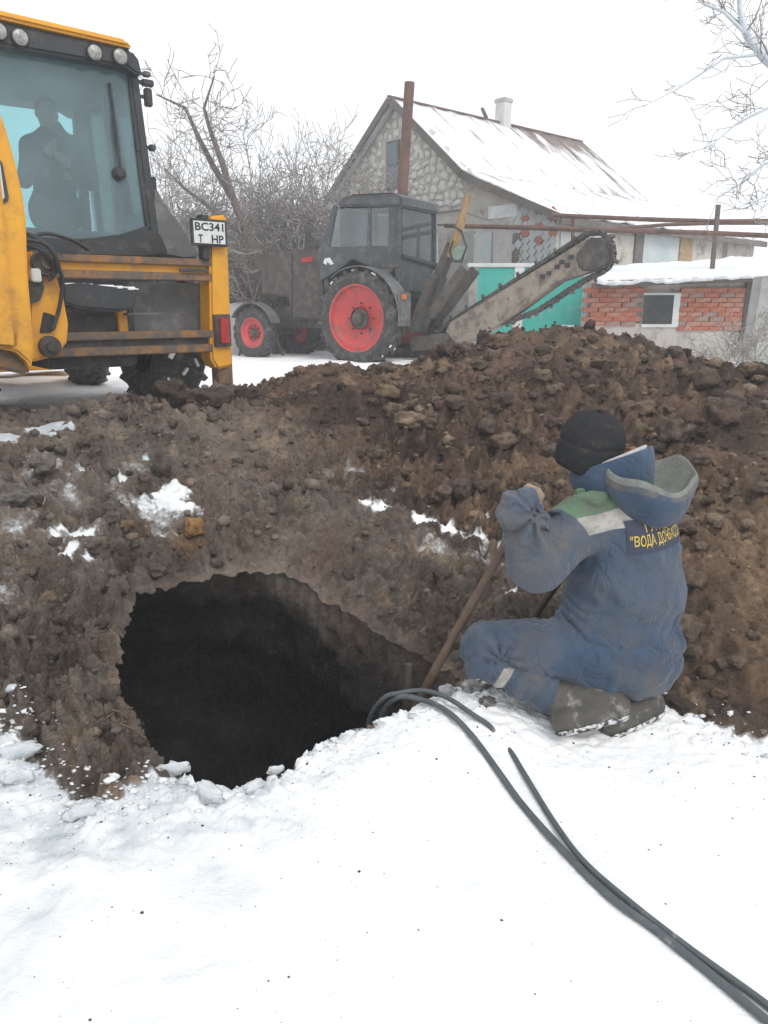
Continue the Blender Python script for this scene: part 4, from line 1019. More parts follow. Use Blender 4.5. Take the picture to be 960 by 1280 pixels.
# cab base, sill and mudguards
jpoly('cab_sill', [(-200, 285), (45, 299), (100, 304), (150, 299), (196, 286), (205, 300), (212, 319), (180, 323), (30, 318), (-200, 300)], CY - .10, CY + .12, M_BLACK, .02)
MB().b2((XL, CY + .02, .75), (xrb - .02, CF + .2, 1.0)).build('cab_floor', M_BLACK, jcb)
MB().prism([(XL, CY + .03, .9), (xrb, CY + .03, .9), (xrb, CY + .03, zb + .02), (XL, CY + .03, zb + .02)], (0, .03, 0)).build('rear_bulkhead', M_BLACK, jcb)
jpoly('mudguard', [(188, 318), (189, 236), (196, 232), (204, 250), (226, 280), (250, 316), (252, 324), (230, 326)], CY + .0, CY + 1.0, M_GREYP, .03)
MB().b2((XL - .45, CY, .95), (XL - .02, CY + 1.0, 1.25)).build('mudguard', M_GREYP, jcb, False, .03)
# chassis, bonnet, wheels
MB().b2((-.35, .1, .42), (.35, 4.0, .85)).build('chassis', M_DARK, jcb, False, .02)
MB().b2((-.42, 2.15, .85), (.42, 4.0, 1.25)).build('bonnet', M_YELLOW, jcb, False, .05)
MB().b2((-.30, 1.35, 1.0), (-.05, 1.75, 1.30)).build('seat_base', M_BLACK, jcb, False, .03)
for sx in (-1, 1):
    wheel(jcb, (sx * .88, .95, .66), .66, .44, .36, sx, M_YELLOW, 20, .04, snowy=sx > 0)
    wheel(jcb, (sx * .86, 3.15, .46), .46, .32, .24, sx, M_YELLOW, 18, .03)
MB().tube([(-.8, .95, .66), (.8, .95, .66)], .09, 10).build('rear_axle', M_DARK, jcb, True)
MB().tube([(-.8, 3.15, .46), (.8, 3.15, .46)], .07, 10).build('front_axle', M_DARK, jcb, True)
# loader arms and bucket in front, hidden by the cab from here
MB().bar((.55, 2.2, 1.15), (.55, 4.6, .55), .10, .22).build('loader_arm', M_YELLOW, jcb, False, .02)
MB().bar((-.55, 2.2, 1.15), (-.55, 4.6, .55), .10, .22).build('loader_arm', M_YELLOW, jcb, False, .02)
MB().prism([(-1.15, 4.5, .1), (-1.15, 5.3, .08), (-1.15, 5.25, .16), (-1.15, 4.7, .25), (-1.15, 4.75, .95), (-1.15, 4.6, .95), (-1.15, 4.45, .5)], (2.3, 0, 0)).build('bucket', M_YELLOW, jcb, False, .01)

# ---------------------------------------------------------------- driver, facing the rear window
M_DRV = mat('dark_work_jacket', (.018, .024, .032), .85, c2=(.03, .037, .046), scale=8, bump=.3, bscale=40)
DC = JF.world(J(66, 290, 'y', .95)); F2 = Vector((math.sin(JT), -math.cos(JT), 0)); R2 = Vector((-math.cos(JT), -math.sin(JT), 0))
drv = empty('person', (DC.x, DC.y, JZ + 1.0), 0, 'person in a dark jacket sitting behind the loader cab window with hands folded', 'person')
def D_(x, y, d): return JF.world(J(x, y, 'y', d))
hd = D_(58, 140, .98); ax2 = [tuple(R2), tuple(F2), tuple(UP)]
lo = DC + Vector((-.75, -.75, -.55)); hi = DC + Vector((.75, .75, 1.25))
FJ = Field(lo, hi, .016)
FJ.add(FJ.ell(D_(68, 205, 1.0), (.23, .15, .26), ax2), .1); FJ.add(FJ.ell(D_(70, 265, 1.0), (.22, .17, .22), ax2), .1)
sl, sr = D_(38, 182, 1.0), D_(100, 182, 1.0); FJ.add(FJ.rcone(sl, sr, .075, .075), .09); FJ.add(FJ.rcone(D_(64, 158, 1.0), D_(68, 185, 1.0), .07, .12), .1)
h1, h2 = D_(60, 190, .76), D_(82, 203, .74)
e1, e2 = D_(30, 225, .88), D_(112, 228, .88)
for a, b, c_ in ((sl, e1, h1), (sr, e2, h2)):
    FJ.add(FJ.rcone(a, b, .075, .062), .04); FJ.add(FJ.rcone(b, b.lerp(c_, .85), .062, .045), .03)
FJ.d += fbm(FJ.p * 9, 2) * .008
V, Fc = FJ.mesh(); np_mesh('jacket', relax(V, Fc, 2) - np.array(drv.location), Fc, M_DRV, drv)
FB = Field(hd + Vector((-.45, -.45, -.75)), hd + Vector((.45, .45, .2)), .011)
FB.add(FB.ell(hd, (.076, .095, .112), ax2), .02); FB.add(FB.ell(hd + F2 * .035 - UP * .06, (.055, .06, .06), ax2), .04); FB.add(FB.rcone(hd + F2 * .095, hd + F2 * .115 - UP * .03, .012, .018), .015)
for s_ in (-1, 1): FB.add(FB.ell(hd + R2 * s_ * .08 - UP * .02, (.014, .022, .034), ax2), .01)
FB.add(FB.rcone(hd - UP * .08, hd - UP * .2, .055, .06), .03); FB.add(FB.rcone(hd - UP * .2, D_(68, 230, 1.0), .06, .1), .04)
for e_, h_, s_ in ((e1, h1, 1), (e2, h2, -1)):
    dr_ = (h_ - e_).normalized(); FB.add(FB.rcone(e_.lerp(h_, .6), h_, .032, .03), .02); FB.add(FB.rcone(h_, h_ + dr_ * .05, .038, .034), .02)
    FB.add(FB.rcone(D_(68, 230, 1.0), e_.lerp(h_, .6), .04, .03), .02)
    for k in range(4):
        b0 = h_ + dr_ * .05 + UP * (.028 - .019 * k); FB.add(FB.rcone(b0, b0 + dr_ * .04 - F2 * .01, .012, .011), .006); FB.add(FB.rcone(b0 + dr_ * .04 - F2 * .01, b0 + dr_ * .055 - F2 * .04, .011, .010), .004)
    FB.add(FB.rcone(h_ + UP * .02, h_ + UP * .05 + dr_ * .04, .014, .012), .006)
V, Fc = FB.mesh(); np_mesh('body', relax(V, Fc, 1) - np.array(drv.location), Fc, M_SKIN, drv)
FH = Field(hd - Vector((.14, .14, .14)), hd + Vector((.14, .14, .16)), .01); FH.add(FH.ell(hd + UP * .02 - F2 * .012, (.084, .098, .108), ax2), .01); FH.cut(-((FH.p - np.array(hd + F2 * .05 + UP * .05)) @ np.array(UP * .8 - F2 * .6)))
V, Fc = FH.mesh(); np_mesh('hair', V - np.array(drv.location), Fc, mat('dark_brown_hair', (.03, .024, .02), .8, scale=60), drv)
FT = Field(DC + Vector((-.7, -.7, -.75)), DC + Vector((.7, .7, .2)), .018)
for s_ in (-1, 1):
    hp = DC + R2 * .10 * s_ - UP * .12 + Vector((0, 0, 0)); kn = hp + F2 * .36 + R2 * s_ * .06; FT.add(FT.rcone(hp, kn, .09, .075), .03); FT.add(FT.rcone(kn, kn - UP * .30 + F2 * .02, .07, .06), .03)
V, Fc = FT.mesh(); np_mesh('trousers', relax(V, Fc, 1) - np.array(drv.location), Fc, M_DRV, drv)
MB().b2((-.30 + J(66, 290, 'y', .95).x + .05, .80, 1.0), (.25 + J(66, 290, 'y', .95).x, 1.3, J(66, 300, 'y', 1.0).z - .12)).build('operator_seat', M_BLACK, jcb, False, .04)

# ---------------------------------------------------------------- tractor with bar trencher
TA = R(57); wc = P(452, 398, 13.1)
TF = Frame((wc.x + .76 * math.cos(TA), wc.y + .76 * math.sin(TA), .60), TA)
trac = empty('tractor', TF.loc, TA, 'old dark grey farm tractor with red wheels and a chain trencher behind it', 'tractor')
T = TF.px
RW = wc.z - .60
wheel(trac, (-.76, 0, RW), RW * 1.03, .40, RW * .735, -1, M_REDRIM, 22, .045, .07, True)
wheel(trac, (.76, 0, RW), RW * 1.03, .40, RW * .735, 1, M_REDRIM, 22, .045, .07)
fwp = T(319, 410, 'x', -.66); FY = fwp.y
wheel(trac, (-.66, FY, .46), .47, .22, .27, -1, M_REDRIM, 18, .02, .03); wheel(trac, (.66, FY, .46), .47, .22, .27, 1, M_REDRIM, 18, .02, .03)
MB().tube([(-.6, FY, .46), (.6, FY, .46)], .06, 8).build('front_axle', M_DARK, trac, True); MB().tube([(-.6, 0, RW), (.6, 0, RW)], .12, 10).build('rear_axle', M_DARK, trac, True)
MB().b2((-.22, -.35, .55), (.22, FY - .1, .95)).build('gearbox', M_DARK, trac, False, .03)
def tpoly(name, pts, xa, xb, m, bev=.012, parent=trac): return MB().prism([T(x, y, 'x', xa) for x, y in pts], (xb - xa, 0, 0)).build(name, m, parent, False, bev)
# bonnet, front mudguard
tpoly('bonnet', [(325, 316), (328, 313), (405, 311), (405, 400), (362, 398), (360, 372), (326, 368)], -.36, .36, M_BONNET, .03)
tpoly('bonnet_seam', [(364, 316), (366, 316), (366, 396), (364, 396)], -.366, -.355, M_INK, 0)
tpoly('bonnet_badge', [(377, 322), (391, 321), (391, 327), (377, 328)], -.372, -.358, M_RED, .004)
c_ = Vector((-.66, FY, .46)); ar = arc(c_, .54, 20, 150, 10, ((0, -1, 0), (0, 0, 1))); m_ = MB()
for i in range(10): m_.bar(ar[i], ar[i + 1], .26, .012, ((ar[i] + ar[i + 1]) / 2 - c_))
m_.build('front_mudguard', M_GREYP, trac, True)
# cab
XC = -.60; rear = T(497, 290, 'x', XC).y; zr = T(460, 252, 'x', XC).z; zl = T(450, 350, 'x', XC).z
frt, frb = T(424, 262, 'x', XC), T(402, 312, 'x', XC)
tpoly('cab_roof', [(420, 258), (424, 249), (432, 245), (494, 242), (502, 246), (502, 258)], XC - .03, .63, M_CABGREY, .03)
tpoly('roof_hatch', [(437, 245), (441, 242.5), (490, 240.5), (493, 242)], -.35, .4, M_BONNET, .01)
def cab_side(x, w_):
    o = []
    outer = [(421, 258), (499, 256), (499, 350), (470, 352), (440, 342), (402, 352), (400, 310)]
    for pts in ([(421, 258), (411, 311), (400, 312), (416, 256)], [(460, 258), (463, 258), (463, 309), (458, 309)], [(486, 257), (500, 256), (500, 310), (485, 309)], [(398, 309), (500, 307), (500, 334), (470, 336), (440, 324), (425, 336), (400, 352)]):
        o.append(MB().prism([T(a, b, 'x', XC) + Vector((x - XC, 0, 0)) for a, b in pts], (w_, 0, 0)))
    m_ = MB()
    for q in o: m_.add(q.v, q.f)
    return m_
cab_side(XC, .05).build('cab_side', M_CABGREY, trac, False, .008); cab_side(.55, .05).build('cab_side', M_CABGREY, trac, False, .008)
for x in (XC + .02, .57):
    for pts in ([(420, 261), (460, 260), (458, 310), (411, 310)], [(463, 260), (486, 259), (486, 309), (462, 309)]):
        MB().prism([T(a, b, 'x', XC) + Vector((x - XC, 0, 0)) for a, b in pts], (.006, 0, 0)).build('side_window', M_GLASS2, trac)
tpoly('door_mark', [(404, 329), (406, 323), (412, 322), (417, 330), (413, 331), (409, 327), (408, 331)], XC - .008, XC, M_WHITE, 0)
def rz(x, y): return T(x, y, 'y', rear)
a, b = rz(500, 258), rz(549, 328)
rw = MB().prism([rz(503, 258), rz(546, 262), rz(548, 328), rz(503, 322)], (0, .006, 0)).build('rear_window', M_GLASS2, trac)
m_ = MB(); oz = [(-.60, 0, zr), (.60, 0, zr), (.60, 0, zl - .15), (-.60, 0, zl - .15)]; zwt, zwb = rz(505, 260).z, rz(505, 322).z
for (x0, x1, z0, z1) in ((-.60, -.50, zl - .2, zr), (.50, .60, zl - .2, zr), (-.5, .5, zwt, zr), (-.5, .5, zl - .2, zwb)): m_.b2((x0, rear, z0), (x1, rear + .05, z1))
m_.build('cab_rear_frame', M_CABGREY, trac, False, .015)
m_ = MB(); m_.b2((-.56, frt.y - .02, zl), (-.46, frt.y + .03, zr)); m_.b2((.46, frt.y - .02, zl), (.56, frt.y + .03, zr)); m_.b2((-.56, frb.y - .1, zl - .1), (.56, frb.y, frb.z)); m_.build('cab_front_frame', M_CABGREY, trac, False, .01)
MB().b2((-.5, frt.y, frb.z), (.5, frt.y + .006, zr - .05)).build('windscreen', M_GLASS2, trac)
MB().b2((-.55, rear + .05, zl - .25), (.55, frb.y - .05, zl - .2)).build('cab_floor', M_BLACK, trac)
st = MB(); sy = rear + .55; zs = zl + .05; st.b2((-.25, sy - .2, zs - .25), (.25, sy + .25, zs + .08)); st.bar((0, sy - .22, zs + .05), (0, sy - .3, zs + .55), .42, .10, (0, 1, 0)); st.build('driver_seat', mat('pale_seat_cover', (.42, .36, .28), .9, c2=(.3, .25, .2)), trac, False, .04)
tpoly('hand_rail', [(498, 318), (501, 315), (540, 326), (549, 335), (546, 339), (500, 328)], -.60, -.5, M_BLACK, .02) if False else MB().bar(rz(500, 320) + Vector((0, -.04, 0)), rz(549, 333) + Vector((0, -.04, 0)), .05, .06).build('window_ledge', M_BLACK, trac, False, .012)
# rear mudguards
for sx in (-1, 1):
    c_ = Vector((sx * .74, 0, RW)); ar = arc(c_, RW + .09, -8, 128, 16, ((0, -1, 0), (0, 0, 1))); m_ = MB()
    for i in range(16): m_.bar(ar[i], ar[i + 1], .36, .014, ((ar[i] + ar[i + 1]) / 2 - c_))
    poly = [Vector((sx * .56, p.y, p.z)) for p in ar] + [Vector((sx * .56, -RW - .05, RW - .1)), Vector((sx * .56, .3, RW + .3))]
    m_.prism([Vector((sx * .57, p.y, p.z)) for p in ar], (.012 * sx, 0, 0)); m_.build('rear_mudguard', M_GREYP, trac, True)
    MB().b2((sx * .90, -RW - .11, RW - .05), (sx * .56, -RW - .05, RW + .42)).build('mudguard_apron', M_GREYP, trac, False, .02)
    MB().b2((sx * .86, -RW - .15, RW + .30), (sx * .76, -RW - .10, RW + .38)).build('indicator_lamp', mat('amber_lens', (.6, .16, .03), .3) if sx < 0 else MATS['amber_lens'], trac, False, .01)
MB().tube([(.3, FY - .55, 1.4), (.3, FY - .55, 2.3)], .04, 8).build('exhaust_pipe', M_DARK, trac, True)
# trencher: lifting frame, bar, chain
tx = .05
def K(x, y, d=0): return T(x, y, 'x', tx) + Vector((d, 0, 0))
fm = MB(); fm.bar(K(520, 415), K(548, 345), .5, .12); fm.bar(K(545, 395, -.2), K(588, 336, -.2), .08, .17); fm.bar(K(545, 395, .2), K(588, 336, .2), .08, .17); fm.bar(K(528, 395), K(566, 305), .16, .16); fm.bar(K(520, 430), K(565, 425), .4, .25)
fm.build('lifting_frame', mat('dusty_frame_steel', (.085, .075, .066), .75, c2=(.12, .105, .09), scale=6, dirt=(.05, .043, .038), dscale=7, damt=.4, bump=.3), trac, False, .015)
MB().tube([K(568, 322, -.12), K(583, 270, -.12)], .075, 12).build('lift_cylinder', M_TAN, trac, True)
MB().tube([K(583, 270, -.12), K(591, 243, -.12)], [.06, .055], 10).build('cylinder_rod', M_TAN, trac, True)
for r0 in ((0, 0), (4, 3)):
    cc = [(556 + r0[0], 283), (572 + r0[0], 283), (586, 290 + r0[1]), (592, 310), (586, 326 + r0[1]), (575, 328), (571, 315), (576, 302)]
    MB().tube([K(x, y, -.25) for x, y in cc], .014, 6).build('hydraulic_hose', M_BLACK, trac, True)
q = K(581, 318, -.22); MB().lathe([(.001, -.03), (.10, -.03), (.12, 0), (.12, .05)], q, (1, 0, 0), 20).build('hose_reel', mat('pale_green_paint', (.22, .30, .25), .6), trac, True)
bar = tpoly('trencher_bar', [(556, 415), (562, 403), (735, 297), (752, 297), (761, 311), (757, 330), (742, 338), (700, 352), (640, 396), (600, 422), (572, 433)], -.07, .17, M_MUDST, .02)
tpoly('bar_tip', [(718, 320), (735, 297), (752, 297), (762, 312), (758, 332), (742, 340), (724, 338)], -.11, .21, M_DARK, .03, bar)
def chain(pts, n, name):
    L_ = [0]
    for i in range(len(pts) - 1): L_.append(L_[-1] + (pts[i + 1] - pts[i]).length)
    def at(s_):
        k = min(max(int(np.searchsorted(L_, s_)) - 1, 0), len(pts) - 2); t = (s_ - L_[k]) / (L_[k + 1] - L_[k]); return pts[k].lerp(pts[k + 1], t), (pts[k + 1] - pts[k]).normalized()
    for k in range(n):
        p, d = at(L_[-1] * (k + .5) / n); up_ = Vector((1, 0, 0)).cross(d); m_ = MB(); ln = L_[-1] / n
        m_.bar(p - d * ln * .40 + Vector((-.06, 0, 0)), p + d * ln * .40 + Vector((-.06, 0, 0)), .03, .06, up_); m_.bar(p - d * ln * .40 + Vector((.10, 0, 0)), p + d * ln * .40 + Vector((.10, 0, 0)), .03, .06, up_)
        m_.tube([p - d * ln * .4 + Vector((-.09, 0, 0)), p - d * ln * .4 + Vector((.13, 0, 0))], .028, 6)
        if k % 2 == 0:
            w_ = .10 * (1 if (k // 2) % 2 else -1); m_.bar(p + Vector((w_ * .3, 0, 0)), p + up_ * (.045 + .02 * math.sin(k * 1.7)) * sgn + Vector((w_ * 1.3 + .02, 0, 0)) + d * .03, .06, .05, d)
        m_.build(name, M_DARK, bar, False)
sgn = 1
top = [K(548, 420), K(560, 405), K(640, 354), K(734, 292), K(752, 291), K(764, 304), K(766, 318), K(760, 334)]
if Vector((1, 0, 0)).cross((top[2] - top[1]).normalized()).z < 0: sgn = -1
chain(top, 44, 'chain_link')
chain([K(760, 334), K(750, 341), K(735, 348), K(712, 362), K(690, 377), K(672, 388), K(652, 396), K(628, 405)], 19, 'chain_link')
for (x, y) in ((682, 346), (690, 342), (700, 334), (706, 328), (713, 332), (718, 322)):
    q = K(x, y, -.125); MB().box(q, (.04, .07, .06)).build('bar_slot_shade', M_INK, bar)  # black blocks stand for the shade inside slots
# ================================================================ house, gate, shed, pipes
M_STONE = mat('pale_rubble_stone', (.70, .67, .61), .9, c2=(.56, .53, .47), scale=3.1, bump=.5, bscale=22, dirt=(.74, .73, .70), dscale=5, damt=.45)
M_MORTAR = mat('weathered_render', (.50, .48, .445), .95, c2=(.40, .38, .35), scale=4, bump=.5, bscale=30, dirt=(.52, .51, .48), dscale=3, damt=.45)
M_PLASTER = mat('grey_beige_plaster', (.52, .485, .44), .95, c2=(.43, .40, .36), scale=2.5, bump=.4, bscale=24, dirt=(.20, .18, .16), dscale=3, damt=.3)
M_CONC = mat('pale_concrete', (.40, .40, .385), .95, c2=(.31, .305, .29), scale=3, bump=.4, bscale=40, dirt=(.22, .21, .2), dscale=4, damt=.25)
M_BOARD = mat('weathered_board', (.16, .14, .125), .85, c2=(.10, .085, .075), scale=6, bump=.3)
M_PIPE = mat('rust_brown_pipe', (.105, .05, .036), .75, c2=(.155, .085, .06), scale=5, bump=.25, dirt=(.06, .035, .028), dscale=4, damt=.35)
M_TURQ = mat('turquoise_gate_paint', (.05, .46, .38), .5, c2=(.04, .39, .33), scale=3, dirt=(.25, .45, .40), dscale=3, damt=.2)
M_WPAINT = mat('white_frame_paint', (.72, .73, .72), .6, c2=(.58, .59, .58), scale=5)
M_BRICKS = [mat('red_brick', (.42, .125, .07), .9, c2=(.34, .10, .058), scale=9, bump=.4, bscale=60, dirt=(.44, .22, .15), dscale=7, damt=.3), mat('pale_brick', (.46, .17, .10), .9, c2=(.38, .14, .09), scale=9, bump=.4, bscale=60, dirt=(.42, .28, .22), dscale=7, damt=.35), mat('brown_brick', (.30, .13, .085), .9, c2=(.36, .16, .10), scale=9, bump=.4, bscale=60, dirt=(.30, .24, .21), dscale=7, damt=.5)]
M_TILEW = mat('pale_mosaic_tile', (.48, .50, .49), .6, c2=(.36, .39, .40), scale=5)
M_TILER = mat('red_mosaic_tile', (.40, .13, .085), .6, c2=(.33, .11, .075), scale=5)
M_BLUEW = mat('pale_blue_panel', (.40, .47, .48), .8, c2=(.50, .53, .52), scale=2.4, contrast=.12, bump=.2)
def roof_material():
    m = bpy.data.materials.new('snow_over_rusty_sheet'); m.use_nodes = True; n = m.node_tree; L = n.links; b = n.nodes['Principled BSDF']
    tc = n.nodes.new('ShaderNodeTexCoord'); mp = n.nodes.new('ShaderNodeMapping'); mp.inputs['Scale'].default_value = (3.2, .55, .55); L.new(tc.outputs['Object'], mp.inputs[0])
    nz = n.nodes.new('ShaderNodeTexNoise'); nz.inputs['Scale'].default_value = 1.6; nz.inputs['Detail'].default_value = 7; nz.inputs['Roughness'].default_value = .65; L.new(mp.outputs[0], nz.inputs[0])
    at = n.nodes.new('ShaderNodeAttribute'); at.attribute_name = 'bare'
    ad = n.nodes.new('ShaderNodeMath'); ad.operation = 'ADD'; L.new(nz.outputs[0], ad.inputs[0]); L.new(at.outputs['Fac'], ad.inputs[1])
    mr = n.nodes.new('ShaderNodeMapRange'); mr.inputs['From Min'].default_value = .62; mr.inputs['From Max'].default_value = .82; L.new(ad.outputs[0], mr.inputs[0])
    n2 = n.nodes.new('ShaderNodeTexNoise'); n2.inputs['Scale'].default_value = 4; n2.inputs['Detail'].default_value = 6; L.new(tc.outputs['Object'], n2.inputs[0])
    r1 = n.nodes.new('ShaderNodeMix'); r1.data_type = 'RGBA'; r1.inputs['A'].default_value = (.15, .085, .065, 1); r1.inputs['B'].default_value = (.20, .175, .165, 1); L.new(n2.outputs[0], r1.inputs['Factor'])
    r2 = n.nodes.new('ShaderNodeMix'); r2.data_type = 'RGBA'; r2.inputs['A'].default_value = (.84, .86, .89, 1); L.new(mr.outputs[0], r2.inputs['Factor']); L.new(r1.outputs['Result'], r2.inputs['B'])
    L.new(r2.outputs['Result'], b.inputs['Base Color']); b.inputs['Roughness'].default_value = .75
    bp = n.nodes.new('ShaderNodeBump'); bp.inputs['Distance'].default_value = .03; bp.inputs['Strength'].default_value = .5; L.new(n2.outputs[0], bp.inputs['Height']); L.new(bp.outputs[0], b.inputs['Normal'])
    return m
M_ROOF = roof_material()
HA_ = R(40.6); A0 = P(497, 300, 20.0); HF = Frame((A0.x, 20.0, .62), HA_); H = HF.px
house = empty('house', HF.loc, HA_, 'old stone house with a snowy rusty metal roof and white chimney', 'house')
ap = H(497, 127, 'x', 0); zR = ap.z; eR = H(584, 222, 'x', 0); eL = H(421, 240, 'x', 0); lo_ = H(697, 266, 'x', 0)
zE = (eR.z + eL.z) / 2; yR, yL, yS, zS = eR.y, eL.y, lo_.y, lo_.z
XE = 7.3
# walls
wall = MB().prism([(0, yL, 0), (0, yL, zE), (0, 0, zR - .06), (0, yR, zE), (0, yS, zS - .05), (0, yS, 0)], (.3, 0, 0)).build('gable_wall', M_MORTAR, house)
swall = MB().b2((.3, yS, 0), (8.8, yS + .3, zS - .12)).build('side_wall', M_PLASTER, house)
MB().b2((.3, yL - .3, 0), (7.2, yL, zE - .05)).build('side_wall', M_PLASTER, house)
MB().prism([(7.0, yL, 0), (7.0, yL, zE), (7.0, 0, zR - .08), (7.0, yR, zE), (7.0, yS, zS - .1), (7.0, yS, 0)], (.3, 0, 0)).build('gable_wall', M_PLASTER, house)
# rubble stones of the gable, one by one
rn = random.Random(5); wz0 = H(560, 262, 'x', 0).z; win = [H(484, 178, 'x', 0), H(500, 236, 'x', 0)]
stone_me = []
for k in range(6):
    bm = bmesh.new(); bmesh.ops.create_icosphere(bm, subdivisions=1, radius=1)
    for v in bm.verts: v.co = Vector((v.co.x * .35, v.co.y, v.co.z)) * (1 + rn.uniform(-.16, .16))
    me = bpy.data.meshes.new('stone'); bm.to_mesh(me); bm.free(); me.materials.append(M_STONE); stone_me.append(me)
ns = 0; z = wz0 + .1; row = 0
while z < zR - .15:
    t = (z - zE) / (zR - zE) if z > zE else 0
    ya, yb = (yL * (1 - t) - .10, yR * (1 - t) + .10) if z > zE else (yL - .1, yR + .05)
    y = ya - rn.uniform(0, .12)
    while y > yb:
        wdt = rn.uniform(.15, .34); yc = y - wdt / 2
        inw = min(win[0].y, win[1].y) - .12 < yc < max(win[0].y, win[1].y) + .12 and win[1].z - .1 < z < win[0].z + .1
        if not inw and ns < 300:
            o = bpy.data.objects.new('stone', stone_me[rn.randrange(6)]); COL.objects.link(o); o.parent = wall
            o.location = (-.012, yc, z + rn.uniform(-.055, .055)); o.scale = (.12, wdt * .52, rn.uniform(.07, .135)); o.rotation_euler = (rn.uniform(-.7, .7), 0, 0); ns += 1
        y -= wdt + .02
    z += .195; row += 1
# attic window
wf = MB().b2((-.04, win[0].y, win[1].z), (.05, win[1].y, win[0].z)).build('window', M_BOARD, house, False, .006)
MB().b2((-.055, win[0].y - .05, win[1].z + .06), (-.03, win[1].y + .05, win[0].z - .06)).build('pane', mat('dark_blue_pane', (.10, .14, .16), .15, c2=(.14, .18, .2)), wf)
MB().b2((-.065, win[0].y - .03, (win[0].z + win[1].z) / 2 - .02), (-.045, win[1].y + .03, (win[0].z + win[1].z) / 2 + .02)).build('glazing_bar', M_BOARD, wf)
MB().b2((-.06, yL, wz0 - .04), (-.002, yR, wz0 + .05)).build('ledge', M_PLASTER, house, False, .01)
# plaster coat of the lean-to and the base
MB().prism([(-.03, yR - .02, wz0 - .12), (-.03, yR - .02, zE - .12), (-.03, yS + .05, zS - .10), (-.03, yS + .05, zS - .55)], (.03, 0, 0)).build('plaster_coat', M_PLASTER, house, False, .004)
MB().b2((-.05, H(612, 262, 'x', 0).y, wz0 - .32), (-.01, H(648, 262, 'x', 0).y, wz0 - .06)).build('white_panel', M_WPAINT, house, False, .005)
for (x0, x1, mm) in ((560, 594, M_CONC), (594, 616, M_BLUEW), (618, 640, M_MORTAR), (642, 652, M_BOARD)):
    MB().b2((-.045, H(x0, 300, 'x', 0).y, .8), (-.01, H(x1, 300, 'x', 0).y, H(x0, 292, 'x', 0).z)).build('wall_panel', mm, house, False, .005)
# mosaic tiles set as diamonds
tb = MB(); 
for i in range(9):
    for j in range(8):
        px_ = 640 + i * 8.6; py_ = 264 + j * 9.2 + (4.6 if i % 2 else 0)
        if px_ > 699: continue
        red = (i % 4 == 2 and j in (1, 3) and i < 7) or (i % 4 == 0 and j in (2, 4) and i > 0) or (i == 6 and j == 0) or (i == 4 and j == 0)
        q = H(px_, py_, 'x', -.02)
        o = MB().prism([q + Vector((0, .115, 0)), q + Vector((0, 0, .105)), q + Vector((0, -.115, 0)), q + Vector((0, 0, -.105))], (-.02 - .004 * ((i + j) % 3), 0, 0)).build('tile', M_TILER if red else M_TILEW, wall)
# the wall round the corner: panels and posts
def sw(x, y): return H(x, y, 'y', yS)
for (x0, x1, y0, y1, mm, pr) in ((700, 738, 290, 345, M_TILEW, .03), (740, 762, 288, 345, M_WPAINT, .05), (764, 793, 292, 345, M_PLASTER, .02), (793, 799, 286, 345, M_BOARD, .06), (801, 846, 292, 345, M_BLUEW, .03), (849, 860, 292, 345, M_TAN, .06), (863, 884, 294, 345, M_PLASTER, .03)):
    a, b = sw(x0, y0), sw(x1, y1); MB().b2((a.x, yS - pr, a.z), (b.x, yS + .01, b.z)).build('wall_panel', mm, house, False, .006)
# roof sheets
def sheet(x0, x1, ya, za, yb, zb_, bare_t, bare_b, name='roof_sheet'):
    nx, ny = 3, 10; V = []; bare = []
    for j in range(ny + 1):
        t = j / ny
        for i in range(nx + 1):
            x = x0 + (x1 - x0) * i / nx; V.append((x, ya + (yb - ya) * t, za + (zb_ - za) * t + (.028 if i in (0, nx) else 0) + rn.uniform(-.006, .006)))
            bare.append((bare_t * (1 - t) ** 2 + bare_b * t ** 3) + (.10 if i in (0, nx) else 0))
    n = len(V); V += [(x, y, z - .04) for x, y, z in V]; bare = bare * 2; F = []
    for j in range(ny):
        for i in range(nx):
            a = j * (nx + 1) + i; F.append((a, a + 1, a + nx + 2, a + nx + 1)); F.append((a + n, a + nx + 1 + n, a + nx + 2 + n, a + 1 + n))
    for i in range(nx): F.append((i, i + n, i + 1 + n, i + 1)); a = ny * (nx + 1) + i; F.append((a, a + 1, a + 1 + n, a + n))
    for j in range(ny): a = j * (nx + 1); F.append((a, a + nx + 1, a + nx + 1 + n, a + n)); a += nx; F.append((a, a + n, a + nx + 1 + n, a + nx + 1))
    np_mesh(name, V, F, M_ROOF, house, False, dict(bare=bare))
nsh = 11; x0 = -.30
for k in range(nsh):
    xa = x0 + (XE + .3) * k / nsh; xb = x0 + (XE + .3) * (k + 1) / nsh - .012
    bt_ = -.02 + .46 * sstep(2.0, 6.6, np.array([(xa + xb) / 2]))[0]
    sheet(xa, xb, .0, zR + .03 + rn.uniform(0, .015), yR - .05, zE + .02, bt_ + .05, .02 + bt_ * .35)
    sheet(xa, xb, .02, zR + .03, yL + .15, zE - .12, .1, .0)
nsh = 12
for k in range(nsh):
    xa = -.25 + 9.2 * k / nsh; xb = -.25 + 9.2 * (k + 1) / nsh - .012
    sheet(xa, xb, yR - .05, zE + .012 + rn.uniform(0, .006), yS - .25, zS - .06, .03 + rn.uniform(0, .1), rn.uniform(0, .12))
MB().tube([(-.32, 0, zR + .06), (XE + .05, 0, zR + .05)], .035, 8).build('ridge_cap', M_PIPE, house, True)
vb = MB().bar((-.28, .02, zR - .01), (-.28, yL + .15, zE - .16), .05, .16).build('verge_board', M_BOARD, house); MB().bar((-.28, -.02, zR - .01), (-.28, yR - .05, zE - .04), .05, .16).build('verge_board', M_BOARD, house)
MB().bar((-.24, yR, zE - .06), (-.24, yS - .25, zS - .12), .05, .14).build('verge_board', M_BOARD, house)
